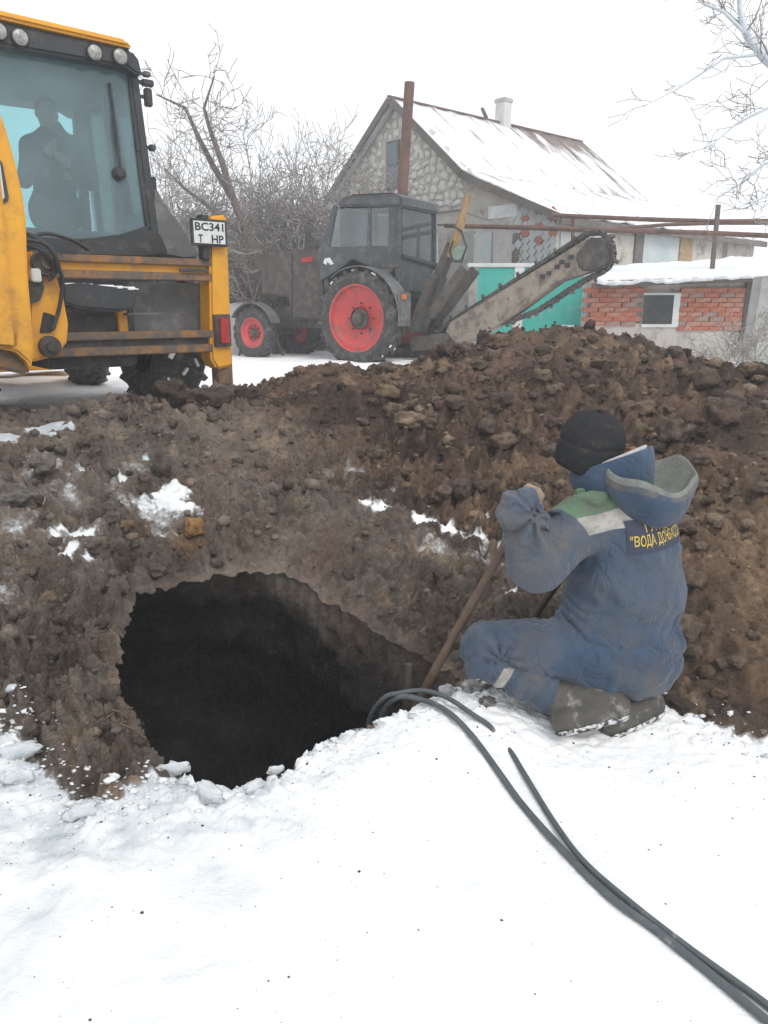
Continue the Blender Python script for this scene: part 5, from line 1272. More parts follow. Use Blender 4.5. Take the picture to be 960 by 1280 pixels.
MB().b2((-.2, yS - .26, zS - .24), (9.0, yS - .20, zS - .10)).build('eaves_board', M_BOARD, house)
cx = None
for t in np.linspace(0, 7, 300):
    q = HF.world((t, 0, zR)); px_ = 480 + FPX * q.x / (q.y * CP - (q.z - CAM_Z) * SP)
    if px_ > 628: cx = t; break
ch = MB().b2((cx - .16, -.16, zR - .3), (cx + .16, .16, zR + .60)).build('chimney', mat('whitewashed_brick', (.60, .60, .58), .9, c2=(.48, .47, .45), scale=6, bump=.4), house, False, .015)
MB().b2((cx - .18, -.18, zR + .54), (cx + .18, .18, zR + .64)).build('cap', M_CONC, ch, False, .01)
MB().bar((cx - .6, .05, zR + .10), (cx - 1.0, -.15, zR + .24), .08, .05).build('loose_board', M_BOARD, house)

# ---- pole behind the tractor
a = P(512, 103, 16.3); b = P(503, 246, 16.3); d = (a - b).normalized(); base = b - d * ((b.z - .55) / d.z)
o = MB().tube([(0, 0, 0), (a - base) * .58, (a - base) * .6, (a - base) * .62, (a - base)], [.125, .12, .13, .105, .10], 14).build('steel_pole', M_PIPE, None, True); o.location = base
tag(o, 'tall rusty brown steel pole leaning behind the tractor cab', 'pole')
# ---- overhead pipes
pp = empty('overhead_pipe', (P(893, 330, 14.0).x, 14.0, .6), 0, 'rust brown overhead pipe run crossing in front of the house wall', 'pipe')
PL = Vector(pp.location)
def W(x, y, Y): return P(x, y, Y) - PL
for pts, r_ in (([(556, 282, 15.2), (640, 284, 14.6), (760, 288, 14.1), (880, 291, 13.8), (990, 296, 13.5)], .042), ([(690, 269, 15.0), (800, 274, 14.5), (900, 277, 14.2), (990, 276, 13.9)], .040), ([(760, 287, 14.15), (830, 281, 14.2), (900, 279, 14.25), (985, 279, 14.2)], .03)):
    MB().tube([W(*p) for p in pts], r_, 8).build('pipe', M_PIPE, pp, True)
MB().tube([W(886, 380, 14.0), W(898, 256, 14.0)], .045, 8).build('support_post', M_BOARD, pp, True)
MB().tube([W(716, 420, 14.9), W(716, 268, 14.9)], .035, 8).build('support_post', M_PIPE, pp, True)
# ---- turquoise gate
GY = 14.6; gp = P(662, 400, GY); gate = empty('gate', (gp.x, GY, .6), 0, 'turquoise sheet metal gate in a white frame behind the trencher', 'gate')
def g2(x0, y0, x1, y1, ya, yb, name, m, bev=.006):
    a, b = P(x0, y0, GY), P(x1, y1, GY); o = Vector(gate.location); return MB().b2((a.x - o.x, ya, a.z - o.z), (b.x - o.x, yb, max(b.z - o.z, 0.0))).build(name, m, gate, False, bev)
g2(584, 329, 742, 334, -.05, .05, 'top_rail', M_WPAINT); g2(643, 334, 650, 452, -.045, .045, 'post', M_WPAINT); g2(730, 333, 739, 452, -.05, .05, 'post', M_WPAINT); g2(586, 333, 594, 452, -.045, .045, 'post', M_CONC)
for i in range(4): g2(595 + i * 12, 334.5, 606.4 + i * 12, 450, -.012 - .004 * (i % 2), .012, 'panel', M_TURQ, .002)
for i in range(7): g2(650.5 + i * 11.4, 334.5, 661.3 + i * 11.4, 450, -.012 - .004 * (i % 2), .012, 'panel', M_TURQ, .002)
# ---- brick shed
SY = 13.2; sp0 = P(840, 420, SY); shed = empty('shed', (sp0.x, SY, .6), 0, 'low red brick shed with a thick snow roof and small dark window', 'shed')
SO = Vector(shed.location)
def s2(x0, y0, x1, y1, ya, yb, name, m, bev=.006, parent=shed):
    a, b = P(x0, y0, SY), P(x1, y1, SY); return MB().b2((a.x - SO.x, ya, a.z - SO.z), (b.x - SO.x, yb, max(b.z - SO.z, 0))).build(name, m, parent, False, bev)
bw = s2(736, 350, 975, 470, .03, .3, 'wall', M_PLASTER, .01)
s2(736, 404, 850, 470, -.012, .03, 'plaster_base', M_PLASTER, .004); 
a0, a1, a2, a3, a4 = P(848, 402, SY), P(900, 412, SY), P(940, 419, SY), P(978, 421, SY), P(978, 470, SY); a5 = P(848, 470, SY)
MB().prism([Vector((p.x - SO.x, -.014, max(p.z - SO.z, 0))) for p in (a0, a1, a2, a3, a4, a5)], (0, .044, 0)).build('plaster_base', M_PLASTER, shed)
bme = []
for k in range(6):
    m_ = MB().box((0, 0, 0), (.250, .09, .070)); me = bpy.data.meshes.new('brick'); me.from_pydata(m_.v, [], m_.f); me.materials.append(M_BRICKS[(0, 0, 0, 1, 1, 2)[k]])
    for v in me.vertices: v.co += Vector((rn.uniform(-.006, .006), rn.uniform(-.006, .006), rn.uniform(-.004, .004)))
    bme.append(me)
def bricks(x0, y0, x1, y1):
    a, b = P(x0, y0, SY), P(x1, y1, SY); z = a.z - .04; r_ = 0
    while z > b.z:
        x = a.x + (.125 if r_ % 2 == 0 else 0.0)
        while x < b.x - .1:
            q = FPX
            o = bpy.data.objects.new('brick', bme[rn.randrange(6)]); COL.objects.link(o); o.parent = bw
            o.location = (x - SO.x + rn.uniform(-.006, .006), .0 + rn.uniform(-.008, .008), z - SO.z); x += .258
        z -= .077; r_ += 1
bricks(740, 354, 803, 406); bricks(851, 360, 940, 416)
sw_ = s2(804, 366, 846, 409, -.05, .03, 'window', M_WPAINT, .006); s2(804, 369, 838, 405, -.058, -.045, 'pane', mat('dark_pane', (.030, .032, .034), .2, c2=(.06, .06, .06), scale=3), 0, sw_)
s2(932, 350, 938, 425, -.06, .0, 'crack_pipe', M_DARK, .004)
fr0, fr1, bk1, bk0 = P(744, 351, SY - .3), P(985, 342, SY - .3), P(985, 318, 16.2), P(762, 333, 16.2)
def slab(up, th_): return [p - SO + Vector((0, 0, up)) for p in (fr0, fr1, bk1, bk0)]
MB().prism(slab(-.10, 0), (0, 0, .07)).build('roof', M_BOARD, shed)
nx, ny = 60, 26; V = []; Fq = []
for j in range(ny + 1):
    for i in range(nx + 1):
        u_, v_ = i / nx, j / ny; p = fr0.lerp(fr1, u_).lerp(bk0.lerp(bk1, u_), v_) - SO
        V.append((p.x, p.y - (.10 * max(0, 1 - v_ * 8) * (1 + .8 * math.sin(i * 1.3) * math.sin(i * .37))), p.z - .02 + (.035 * min(1, v_ * 10))))
V = np.array(V); V[:, 2] += fbm(V * 2.2, 4) * .04; V[:nx + 1, 1] -= np.abs(fbm(np.c_[V[:nx + 1, 0] * 9, V[:nx + 1, :2] * 0], 3)) * .12
nv = len(V); V = np.concatenate([V, V - np.array([0, -.02, .05])])
for j in range(ny):
    for i in range(nx): a = j * (nx + 1) + i; Fq += [(a, a + 1, a + nx + 2, a + nx + 1), (a + nv, a + nx + 1 + nv, a + nx + 2 + nv, a + 1 + nv)]
for i in range(nx): Fq += [(i, i + nv, i + 1 + nv, i + 1)]
for j in range(ny): a = j * (nx + 1); Fq += [(a, a + nx + 1, a + nx + 1 + nv, a + nv)]
np_mesh('roof_snow', V, np.array(Fq), M_SNOW, shed)
for (x0, y0, x1, y1) in ((745, 352, 985, 344),):
    a, b = P(x0, y0 + 3, SY - .26) - SO, P(x1, y1 + 3, SY - .26) - SO; MB().bar(a, b, .04, .10).build('eaves_board', M_BOARD, shed)
# ---- concrete posts
a = P(950, 400, 11.0); o = MB().prism([(-.16, -.1, 0), (.30, -.1, 0), (.32, -.1, P(950, 342, 11).z - .55), (-.10, -.1, P(950, 346, 11).z - .55)], (0, .25, 0)).build('concrete_post', M_CONC, None, False, .012); o.location = (a.x, 11.0, .55)
tag(o, 'pale concrete gate post at the end of the brick shed', 'post')
a = P(300, 380, 15.2); o = MB().prism([(-.32, 0, 0), (.20, 0, 0), (.02, 0, 1.05), (-.42, 0, 1.0)], (0, .12, 0)).build('concrete_slab', M_CONC, None, False, .012); o.location = (a.x, 15.2, .58); o.rotation_euler = (R(-8), 0, 0)
tag(o, 'grey concrete slab leaning against the thicket beside the tractor bonnet', 'slab')
# ================================================================ bare trees
M_TWIG = mat('frosted_twigs', (.19, .16, .14), .9, c2=(.40, .385, .38), scale=5, contrast=.2)
M_TRUNK = mat('grey_brown_bark', (.095, .075, .062), .95, c2=(.15, .125, .11), scale=9, bump=.5, bscale=40)
M_PALE = mat('glare_paled_bark', (.52, .58, .64), .9, c2=(.66, .70, .75), scale=6)  # overexposed glare put into the bark colour
def tubes_np(segs, n):
    """segs: list of (p0, p1, r0, r1) -> arrays"""
    a = np.array([s[0] for s in segs], float); b = np.array([s[1] for s in segs], float); r0 = np.array([s[2] for s in segs]); r1 = np.array([s[3] for s in segs])
    t = b - a; t /= np.maximum(np.linalg.norm(t, axis=1), 1e-9)[:, None]
    h = np.where(np.abs(t[:, 2:3]) < .9, np.array([[0, 0, 1.]]), np.array([[1., 0, 0]])); u = np.cross(t, h); u /= np.linalg.norm(u, axis=1)[:, None]; w_ = np.cross(t, u)
    V = np.zeros((len(segs), 2 * n, 3))
    for k in range(n):
        an = 2 * np.pi * k / n; dvec = u * math.cos(an) + w_ * math.sin(an); V[:, k] = a + dvec * r0[:, None]; V[:, n + k] = b + dvec * r1[:, None]
    o = (np.arange(len(segs)) * 2 * n)[:, None]; F = np.concatenate([np.stack([o[:, 0] + k, o[:, 0] + (k + 1) % n, o[:, 0] + n + (k + 1) % n, o[:, 0] + n + k], 1) for k in range(n)])
    return V.reshape(-1, 3), F
def grow(rn, p, d, ln, r, lev, maxlev, out, wander=.22, up=.05, kids=(2, 4), shrink=.66, spread=.75):
    steps = 4; pts = [p.copy()]; rad = [r]
    for i in range(steps):
        d = (d + Vector((rn.gauss(0, wander), rn.gauss(0, wander), rn.gauss(0, wander) + up))).normalized()
        p = p + d * (ln / steps); pts.append(p.copy()); rad.append(r * (1 - .55 * (i + 1) / steps))
    for i in range(steps): out.append((lev, pts[i], pts[i + 1], rad[i], rad[i + 1]))
    if lev >= maxlev: return
    for k in range(rn.randint(*kids) + (1 if lev < 2 else 0)):
        i = rn.randint(1, steps); t = rn.random(); b = pts[i - 1].lerp(pts[i], t)
        ax = Vector((rn.gauss(0, 1), rn.gauss(0, 1), rn.gauss(0, .8))); ax = (ax - d * ax.dot(d)).normalized()
        dd = (d * (1 - spread * .5) + ax * spread * rn.uniform(.6, 1.2)).normalized()
        grow(rn, b, dd, ln * shrink * rn.uniform(.7, 1.15), max(rad[i] * .62, .0035), lev + 1, maxlev, out, wander, up, kids, shrink, spread)
def plant(name, loc, stems, seed, label, cat, group=None, mt=M_TRUNK, mw=M_TWIG, maxlev=4, kids=(2, 4), r0=.05, tl=1, up=.05, minr=.005, wander=.22):
    rn = random.Random(seed); out = []
    for (d, ln) in stems:
        grow(rn, Vector((rn.uniform(-.12, .12), rn.uniform(-.12, .12), -.05)), Vector(d).normalized(), ln, r0 * rn.uniform(.75, 1.1), 0, maxlev, out, up=up, kids=kids, wander=wander)
    e = empty(name, loc, 0, label, cat, group)
    th_ = [(a, b, max(ra, minr), max(rb, minr)) for l, a, b, ra, rb in out if l <= tl]; tw = [(a, b, max(ra, minr), max(rb, minr)) for l, a, b, ra, rb in out if l > tl]
    V, F = tubes_np(th_, 6); np_mesh('trunk', V, F, mt, e); V, F = tubes_np(tw, 3); np_mesh('crown', V, F, mw, e)
    return e
rs = random.Random(11)
SHR = [(205, 17.0, 3.6), (240, 18.5, 4.2), (285, 17.5, 4.6), (322, 18.8, 5.6), (358, 17.6, 5.3), (392, 18.6, 4.9), (422, 19.5, 4.2), (175, 19, 4.0), (150, 17.5, 3.6), (340, 16.6, 3.2), (265, 16.4, 2.8), (380, 16.8, 3.0), (305, 16.9, 3.4), (225, 16.2, 2.6)]
LBL = ['frosted bush rising just past the loader cab pillar', 'frosted bush above the number plate', 'bush behind the trunk of the leaning tree', 'tallest frosted bush, above the tractor bonnet', 'broad frosted bush between the bonnet and the tractor cab', 'frosted bush beside the tractor windscreen', 'pale bush against the left slope of the gable', 'bush seen through the loader cab glass', 'grey bush hidden mostly by the loader cab', 'low bush right behind the tractor bonnet', 'low scrubby bush behind the loader column', 'low bush beside the front of the tractor cab', 'bush between the leaning trunk and the bonnet', 'low scrub below the number plate', 'tall thin bush on the gable side of the thicket', 'upright bush in the middle of the thicket', 'upright bush left of the gable eaves']
SHR += [(405, 17.4, 5.0), (340, 18.0, 5.6), (375, 19.4, 5.8)]
for i, (px_, Y_, hh) in enumerate(SHR):
    x = (px_ - 480) / 983 * Y_
    st = [((rs.uniform(-.5, .5), rs.uniform(-.4, .4), 1), hh * rs.uniform(.40, .58)) for _ in range(9)]
    plant('bare_bush', (x, Y_, gh(x, Y_)), st, 100 + i, LBL[i], 'bush', 'bushes of the frosted thicket', maxlev=4, kids=(3, 4), r0=.030, tl=0, minr=.0062)
# leaning tree in the thicket
x = (345 - 480) / 983 * 15.6; base = Vector((x, 15.6, gh(x, 15.6)))
rn = random.Random(3); out = []
def limb(path, r0, r1, kl, nk, ml, o=base, spread=.8):
    pts = [Vector(p) for p in path]; n = len(pts)
    for i in range(n - 1):
        a, b = r0 + (r1 - r0) * i / (n - 1), r0 + (r1 - r0) * (i + 1) / (n - 1); out.append((0, pts[i], pts[i + 1], a, b))
    for k in range(nk):
        i = rn.randint(max(0, n // 3), n - 2); b = pts[i].lerp(pts[i + 1], rn.random()); d = (pts[i + 1] - pts[i]).normalized()
        dd = (d * .6 + Vector((rn.gauss(0, .6), rn.gauss(0, .6), rn.gauss(.15, .5)))).normalized(); grow(rn, b, dd, kl * rn.uniform(.5, 1.1), r1 * .7, 2, ml, out, kids=(2, 3))
def LP(x, y, Y=15.6): return P(x, y, Y) - base
limb([(0, 0, -.1), LP(330, 350), LP(312, 300, 15.5), LP(292, 250, 15.4), LP(278, 205, 15.3), LP(262, 160, 15.3), LP(255, 135, 15.3), LP(268, 95, 15.3)], .11, .013, .8, 16, 4)
limb([LP(292, 250, 15.4), LP(265, 205), LP(245, 165), LP(232, 135), LP(195, 118)], .07, .012, .7, 12, 4)
limb([LP(312, 300, 15.5), LP(270, 265, 15.2), LP(230, 235, 15.0), LP(205, 210, 15.0)], .05, .012, .7, 9, 4)
e = empty('bare_tree', base, 0, 'leaning bare tree with a thick dark trunk in front of the thicket', 'tree')
V, F = tubes_np([(a, b, max(ra, .008), max(rb, .008)) for l, a, b, ra, rb in out if l == 0], 8); np_mesh('trunk', V, F, M_TRUNK, e)
V, F = tubes_np([(a, b, max(ra, .007), max(rb, .007)) for l, a, b, ra, rb in out if l > 0], 3); np_mesh('crown', V, F, M_TWIG, e)
# cut branches lying by the slab
x = (335 - 480) / 983 * 14.8; bl_ = Vector((x, 14.8, gh(x, 14.8))); rn = random.Random(8)
for i, (pa_, pb_) in enumerate([((296, 388), (345, 296)), ((318, 384), (300, 300)), ((330, 386), (375, 288)), ((352, 384), (318, 322))]):
    A_, B_ = P(*pa_, 14.9), P(*pb_, 14.9 + .2 * i); A_.z = gh(A_.x, A_.y); out = []; m1 = A_.lerp(B_, .5) + Vector((rn.gauss(0, .08), 0, rn.gauss(0, .08)))
    out = [(0, Vector((0, 0, 0)), m1 - A_, .028, .022), (0, m1 - A_, B_ - A_, .022, .012)]
    for k in range(4): grow(rn, (m1 - A_).lerp(B_ - A_, rn.random()), Vector((rn.gauss(0, .7), rn.gauss(0, .4), .7)).normalized(), .5, .012, 3, 4, out)
    V, F = tubes_np([(a, b, max(ra, .007), max(rb, .007)) for l, a, b, ra, rb in out], 5)
    o = np_mesh('cut_branch', V, F, M_TRUNK); o.location = A_; tag(o, 'cut grey branch propped up beside the concrete slab', 'branch', 'cut branches by the slab')
# tree reaching in over the shed
rn = random.Random(21); base = Vector((7.6, 11.2, gh(7.6, 11.2))); out = []
def RP(x, y, Y=11.0): return P(x, y, Y) - base
limb([(0, 0, -.1), RP(1130, 300, 11.2), RP(1080, 200, 11.1), RP(1000, 110, 11.0), RP(955, 72, 11.0), RP(932, 42, 11.0), RP(925, 12, 11.0), RP(920, -60, 11.0)], .11, .020, .8, 16, 4)
limb([RP(1000, 110), RP(950, 68), RP(905, 73), RP(852, 108), RP(805, 133)], .030, .006, .45, 8, 3)
limb([RP(1080, 200), RP(1000, 150), RP(960, 135), RP(920, 155), RP(885, 185)], .035, .007, .6, 8, 4)
limb([RP(1120, 280), RP(1010, 190), RP(955, 205), RP(925, 230), RP(893, 250)], .035, .007, .6, 9, 4)
limb([RP(932, 42), RP(905, 15), RP(880, 5), RP(860, -10)], .026, .01, .4, 6, 4)
limb([RP(1125, 290), RP(1020, 260), RP(960, 245), RP(915, 262)], .03, .007, .6, 9, 4)
e = empty('bare_tree', base, 0, 'pale bare tree reaching its branches in over the brick shed', 'tree')
V, F = tubes_np([(a, b, ra, rb) for l, a, b, ra, rb in out if l == 0], 7); np_mesh('trunk', V, F, M_PALE, e)
V, F = tubes_np([(a, b, max(ra, .0045), max(rb, .0045)) for l, a, b, ra, rb in out if l > 0], 3); np_mesh('crown', V, F, M_TWIG, e)
# thin scrub before the shed, hedge beyond it
for i, (px_, py_, Y_, hh) in enumerate([(935, 440, 10.2, 1.2), (965, 430, 9.8, 1.4)]):
    x = (px_ - 480) / 983 * Y_; plant('bare_bush', (x, Y_, gh(x, Y_)), [((rs.uniform(-1, .2), rs.uniform(-.3, .3), .9), hh * .6) for _ in range(5)], 300 + i, 'thin leafless scrub in front of the brick shed by the concrete post', 'bush', 'scrub before the shed', maxlev=3, kids=(2, 3), r0=.009, tl=0, minr=.0035, mt=M_TWIG)
for i, (px_, Y_) in enumerate([(880, 22), (920, 21), (960, 22), (1000, 21)]):
    x = (px_ - 480) / 983 * Y_; plant('bare_bush', (x, Y_, gh(x, Y_)), [((rs.uniform(-.6, .6), rs.uniform(-.4, .4), 1), 1.5) for _ in range(6)], 320 + i, 'grey bare hedge bush behind the shed roof', 'bush', 'hedge behind the shed', maxlev=3, kids=(3, 4), r0=.03, tl=0, minr=.008)

# ================================================================ clods, stones, ice
def final_hit(px, py):
    d = ray(px, py); t = 1.0
    while t < 14:
        p = Vector((0, 0, CAM_Z)) + d * t
        if p.z < gh(p.x, p.y): return p
        t += .01
    return p
ICO = []
for sub_ in (1, 2, 3):
    bm = bmesh.new(); bmesh.ops.create_icosphere(bm, subdivisions=sub_, radius=1); bm.verts.ensure_lookup_table()
    ICO.append((np.array([v.co[:] for v in bm.verts]), np.array([[v.index for v in f.verts] for f in bm.faces]))); bm.free()
def lump(seed, size, lev=2, rough=.35, flat=.7):
    V, F = ICO[lev]; n = fbm(V * 1.3 + seed * 7.7, 3, .6) * rough * 1.2 + fbm(V * 3.2 + seed * 3.1, 3, .6, True) * rough * .6
    V = np.sign(V) * np.abs(V) ** .85 * (1 + n)[:, None] * np.array([1, .85, flat]) * size; return V, F
rng = np.random.RandomState(5)
def soil_col(k=0.):
    b = np.array([.155, .120, .094]) * rng.uniform(.65, 1.3); return b * (1 - k) + np.array([.27, .195, .13]) * k
# small crumbs: one scattered mass
idx = np.where((snow < .35) & (farw > .3) & (SS > .05))[0]
ar_ = SS[idx] + .9; pr = ar_ ** 2 * cl[idx] ** 1.5; pr /= pr.sum()
for nm, parts_mask in (('soil_crumbs', None),):
    N = 21000; pick = rng.choice(idx, N, p=pr); sizes = .006 * (1 - rng.rand(N)) ** (-1 / 2.1); sizes = np.minimum(sizes, .05)
    sizes *= np.clip(.55 + .12 * np.linalg.norm(XY[pick], axis=1), .8, 1.6)
    base_l = [lump(k, 1.0, 0, .4)[0] for k in range(12)]; F0 = ICO[0][1]
    Vs = np.zeros((N, len(base_l[0]), 3)); ang = rng.rand(N) * 6.28
    for k in range(12):
        m = np.arange(N) % 12 == k; b = base_l[k]; ca, sa = np.cos(ang[m])[:, None], np.sin(ang[m])[:, None]
        Vs[m] = np.stack([b[None, :, 0] * ca - b[None, :, 1] * sa, b[None, :, 0] * sa + b[None, :, 1] * ca, np.tile(b[:, 2], (m.sum(), 1))], -1)
    Vs = Vs * sizes[:, None, None] + np.c_[XY[pick], Z[pick] + sizes * .25][:, None]
    Fs = (F0[None] + (np.arange(N) * len(base_l[0]))[:, None, None]).reshape(-1, 3)
    cc = c[pick] * rng.uniform(.6, 1.5, (N, 1)); tanm = rng.rand(N) < np.where((XY[pick, 0] > 1.1) & (XY[pick, 1] < 4.8), .38, .10); cc[tanm] = np.array([.30, .23, .165]) * rng.uniform(.7, 1.3, (tanm.sum(), 1))
    nvt = len(base_l[0])
    tag(np_mesh(nm, Vs.reshape(-1, 3), Fs, GM, smooth=False, attrs=dict(snow=np.zeros(N * nvt), grime=np.zeros(N * nvt), col=np.repeat(cc, nvt, 0))), kind='stuff')
# broken snow crust along the edge of the digging
sdn = poly_sd(XY, SNOW_NEAR); idx2 = np.where((np.abs(sdn) < .22) & (SS > .02) & (XY[:, 0] < 1.7) & (XY[:, 0] > -1.8) & (XY[:, 1] > 1.5))[0]
wgt = np.exp(-(sdn[idx2] / .09) ** 2) * (SS[idx2] + .8); wgt /= wgt.sum(); N = 1300; pick = rng.choice(idx2, N, p=wgt); sizes = np.minimum(.0035 * (1 - rng.rand(N)) ** (-1 / 2.1), .018)
Vs = np.stack([base_l[k % 12] for k in range(N)]) * sizes[:, None, None] * np.array([1.2, 1, .55]) + np.c_[XY[pick], Z[pick] + sizes * .1][:, None]
Fs = (F0[None] + (np.arange(N) * nvt)[:, None, None]).reshape(-1, 3)
tag(np_mesh('snow_crumbs', Vs.reshape(-1, 3), Fs, GM, smooth=False, attrs=dict(snow=np.ones(N * nvt), grime=np.repeat(rng.rand(N) * 1.0, nvt), col=np.tile([.1, .08, .06], (N * nvt, 1)))), kind='stuff')
# specks of earth kicked over the snow
idx3 = np.where((snow > .8) & (XY[:, 1] < 3) & (XY[:, 1] > .9) & (np.abs(XY[:, 0]) < 1.6))[0]; wg = (np.exp(-np.clip(-sdn[idx3], 0, 9) / .35) + .05 * (XY[idx3, 0] < 0) + .015) * (SS[idx3] + .8) ** 2; wg /= wg.sum(); N = 700
pick = rng.choice(idx3, N, p=wg); sizes = np.minimum(.0011 * (1 - rng.rand(N)) ** (-1 / 2.4), .0045)
Vs = np.stack([base_l[k % 12] for k in range(N)]) * sizes[:, None, None] + np.c_[XY[pick], Z[pick] + sizes * .2][:, None]
tag(np_mesh('soil_specks', Vs.reshape(-1, 3), (F0[None] + (np.arange(N) * nvt)[:, None, None]).reshape(-1, 3), GM, smooth=False, attrs=dict(snow=np.zeros(N * nvt), grime=np.zeros(N * nvt), col=np.tile([.13, .10, .08], (N * nvt, 1)))), kind='stuff')
def clod(name, p, size, label, cat, colr, sn=0., group=None, flat=.7, seed=0, rough=.35, sink=.25, rot=None):
    V, F = lump(seed, size, 2, rough, flat); o = np_mesh(name, V, F, GM, smooth=True, attrs=dict(snow=np.full(len(V), sn), grime=np.full(len(V), .9 if sn > .5 else 0.), col=np.tile(colr, (len(V), 1)) * (1 + .35 * fbm(V / size * 2 + seed, 3)[:, None])))
    o.location = (p.x, p.y, gh(p.x, p.y) + size * flat * (1 - 2 * sink) * .7); o.rotation_euler = (0, 0, rot if rot is not None else rng.rand() * 6.28); return tag(o, label, cat, group)
# clods one can pick out on the heap
k = 0
for (px_, py_) in [(rng.uniform(330, 955), rng.uniform(425, 660)) for _ in range(120)] + [(rng.uniform(830, 958), rng.uniform(600, 880)) for _ in range(16)]:
    p = final_hit(px_, py_)
    if heap_mask(np.array([[p.x, p.y]]))[0] < .7 or snow_mask(np.array([[p.x, p.y]]), np.array([p.z]))[0][0] > .3: continue
    k += 1; sz = min(.028 * (1 - rng.rand()) ** (-1 / 2.0), .078)
    tk = rng.rand() ** 4; tone = 'tan' if tk > .5 else ('brown' if tk > .15 else 'dark brown'); big = 'large' if sz > .075 else ('fist sized' if sz > .045 else 'small')
    where = 'just below the crest of the earth heap' if p.y > 6.6 else ('on the slope right of the kneeling man' if p.x > 1.25 and p.y < 4.6 else ('on the upper face of the earth heap' if p.y > 5.6 else ('halfway down the earth heap' if p.y > 4.9 else 'low on the heap above the snowy lip')))
    clod('soil_clod', p, sz, f'{big} {tone} clod {where}', 'clod', soil_col(max(tk, .55 * rng.rand()) if p.x > 1.25 and p.y < 4.6 else tk), 0, 'clods on the earth heap', seed=k, sink=.40, flat=.62)
for (px_, py_) in [(rng.uniform(5, 300), rng.uniform(520, 940)) for _ in range(90)]:
    p = final_hit(px_, py_)
    if math.hypot(p.x - HC[0], p.y - HC[1]) < .95 and gh(p.x, p.y) < -.05: continue
    if snow_mask(np.array([[p.x, p.y]]), np.array([p.z]))[0][0] > .4 or poly_sd(np.array([[p.x, p.y]]), [(q.x, q.y) for q in rim3])[0] < .05: continue
    k += 1; sz = min(.018 * (1 - rng.rand()) ** (-1 / 2.0), .06)
    tn_ = rng.uniform(.65, 1.3); big = 'large' if sz > .045 else ('fist sized' if sz > .028 else 'small'); tone = 'pale grey' if tn_ > 1.1 else ('grey brown' if tn_ > .85 else 'dark')
    where = 'at the top of the frozen bank' if p.y > 4.5 else ('among the snow patches on the bank' if p.y > 3.6 else ('on the bank left of the pit' if p.y > 2.9 else 'on the dug soil between pit and dirty snow'))
    clod('soil_clod', p, sz, f'{big} {tone} clod {where}', 'clod', np.array([.165, .138, .112]) * tn_, 0, 'clods on the bank by the pit', seed=k, sink=.4)
for (px_, py_, sz, lb, colr, sn, fl) in [
    (52, 583, .10, 'large grey stone among snow patches on the bank', (.17, .15, .13), 0, .7), (20, 628, .10, 'flat grey stone low on the bank beside snow patches', (.16, .15, .14), .1, .5),
    (244, 662, .075, 'orange brown lump of clay just above the pit edge', (.30, .17, .075), 0, .75), (160, 660, .05, 'ochre pebble between the snow patches above the pit', (.22, .15, .08), 0, .7), (65, 752, .06, 'yellowish stone in the soil left of the pit', (.20, .16, .10), 0, .7),
    (514, 528, .13, 'pale tan stone half buried in the middle of the earth heap', (.24, .18, .13), 0, .6), (515, 508, .09, 'small brown stone above the pale tan stone on the heap', (.15, .11, .085), 0, .5),
    (800, 516, .16, 'broad flat brown clod on the heap beyond the knit hat', (.16, .115, .085), 0, .55), (842, 541, .15, 'big dark clod with a shadowed underside beyond the hood', (.13, .095, .075), 0, .7), (905, 520, .16, 'large rough clod near the right slope of the heap', (.12, .085, .065), 0, .8),
    (880, 480, .13, 'rounded clod below the crest near the brick shed', (.11, .08, .06), 0, .8), (790, 568, .08, 'rust coloured clod just above the jacket collar', (.26, .15, .075), 0, .6), (560, 440, .12, 'clod on the crest under the trencher bar', (.11, .08, .065), 0, .8), (622, 432, .12, 'tan clod on the crest below the turquoise gate', (.20, .14, .10), 0, .8), (885, 437, .10, 'grey stone on the crest below the shed wall', (.19, .17, .15), 0, .8),
    (650, 670, .06, 'pale stone at the foot of the heap by the snow lip', (.30, .27, .23), 0, .6), (590, 862, .05, 'snow dusted stone under the kneeling knee', (.2, .18, .16), .55, .7), (560, 866, .045, 'frosted stone beside the wooden pole', (.25, .24, .22), .6, .7), (610, 880, .035, 'small stone in the trampled snow by the shin', (.16, .15, .14), .4, .7),
    (845, 885, .06, 'dark clod pressed into the snow behind the boots', (.07, .055, .045), 0, .6), (270, 505, .14, 'dark clod at the top of the bank by the loader leg', (.075, .058, .046), 0, .8), (215, 498, .15, 'dark lump of earth below the loader wheel', (.07, .053, .042), 0, .8), (310, 497, .12, 'dark lump at the end of the heap by the snowy road', (.07, .053, .042), 0, .8), (235, 505, .12, 'brown lump beside the dark lumps under the loader', (.08, .06, .047), 0, .8)]:
    k += 1; sz *= .8; p = final_hit(px_, py_); clod('stone' if 'stone' in lb or 'pebble' in lb else 'soil_clod', p, sz, lb, 'stone' if 'stone' in lb or 'pebble' in lb else 'clod', np.array(colr) * 1.35, sn, None, fl * .85, k, .4, .38)
for (px_, py_, sz, lb, fl, rt) in [(103, 1018, .038, 'grey lump of ice on the edge of the dirty snow', .5, .5), (264, 995, .040, 'white block of packed snow at the near pit edge', .6, -.7), (218, 968, .035, 'small snow lump beside the white block at the pit edge', .7, .2), (318, 985, .026, 'snow lump on the rim to the right of the white block', .7, .9), (25, 945, .045, 'lump of icy snow on the dirty bank', .6, .3), (20, 975, .035, 'second icy lump on the dirty snow bank', .6, .1), (345, 965, .020, 'pea sized snow crumb on the pit rim', .7, .3)]:
    k += 1; p = final_hit(px_, py_); o = clod('ice_lump', p, sz, lb, 'ice lump', np.array([.2, .18, .16]), 1.0, None, fl, k, .34, .32, rt); o.scale = (1.35, .8, 1)
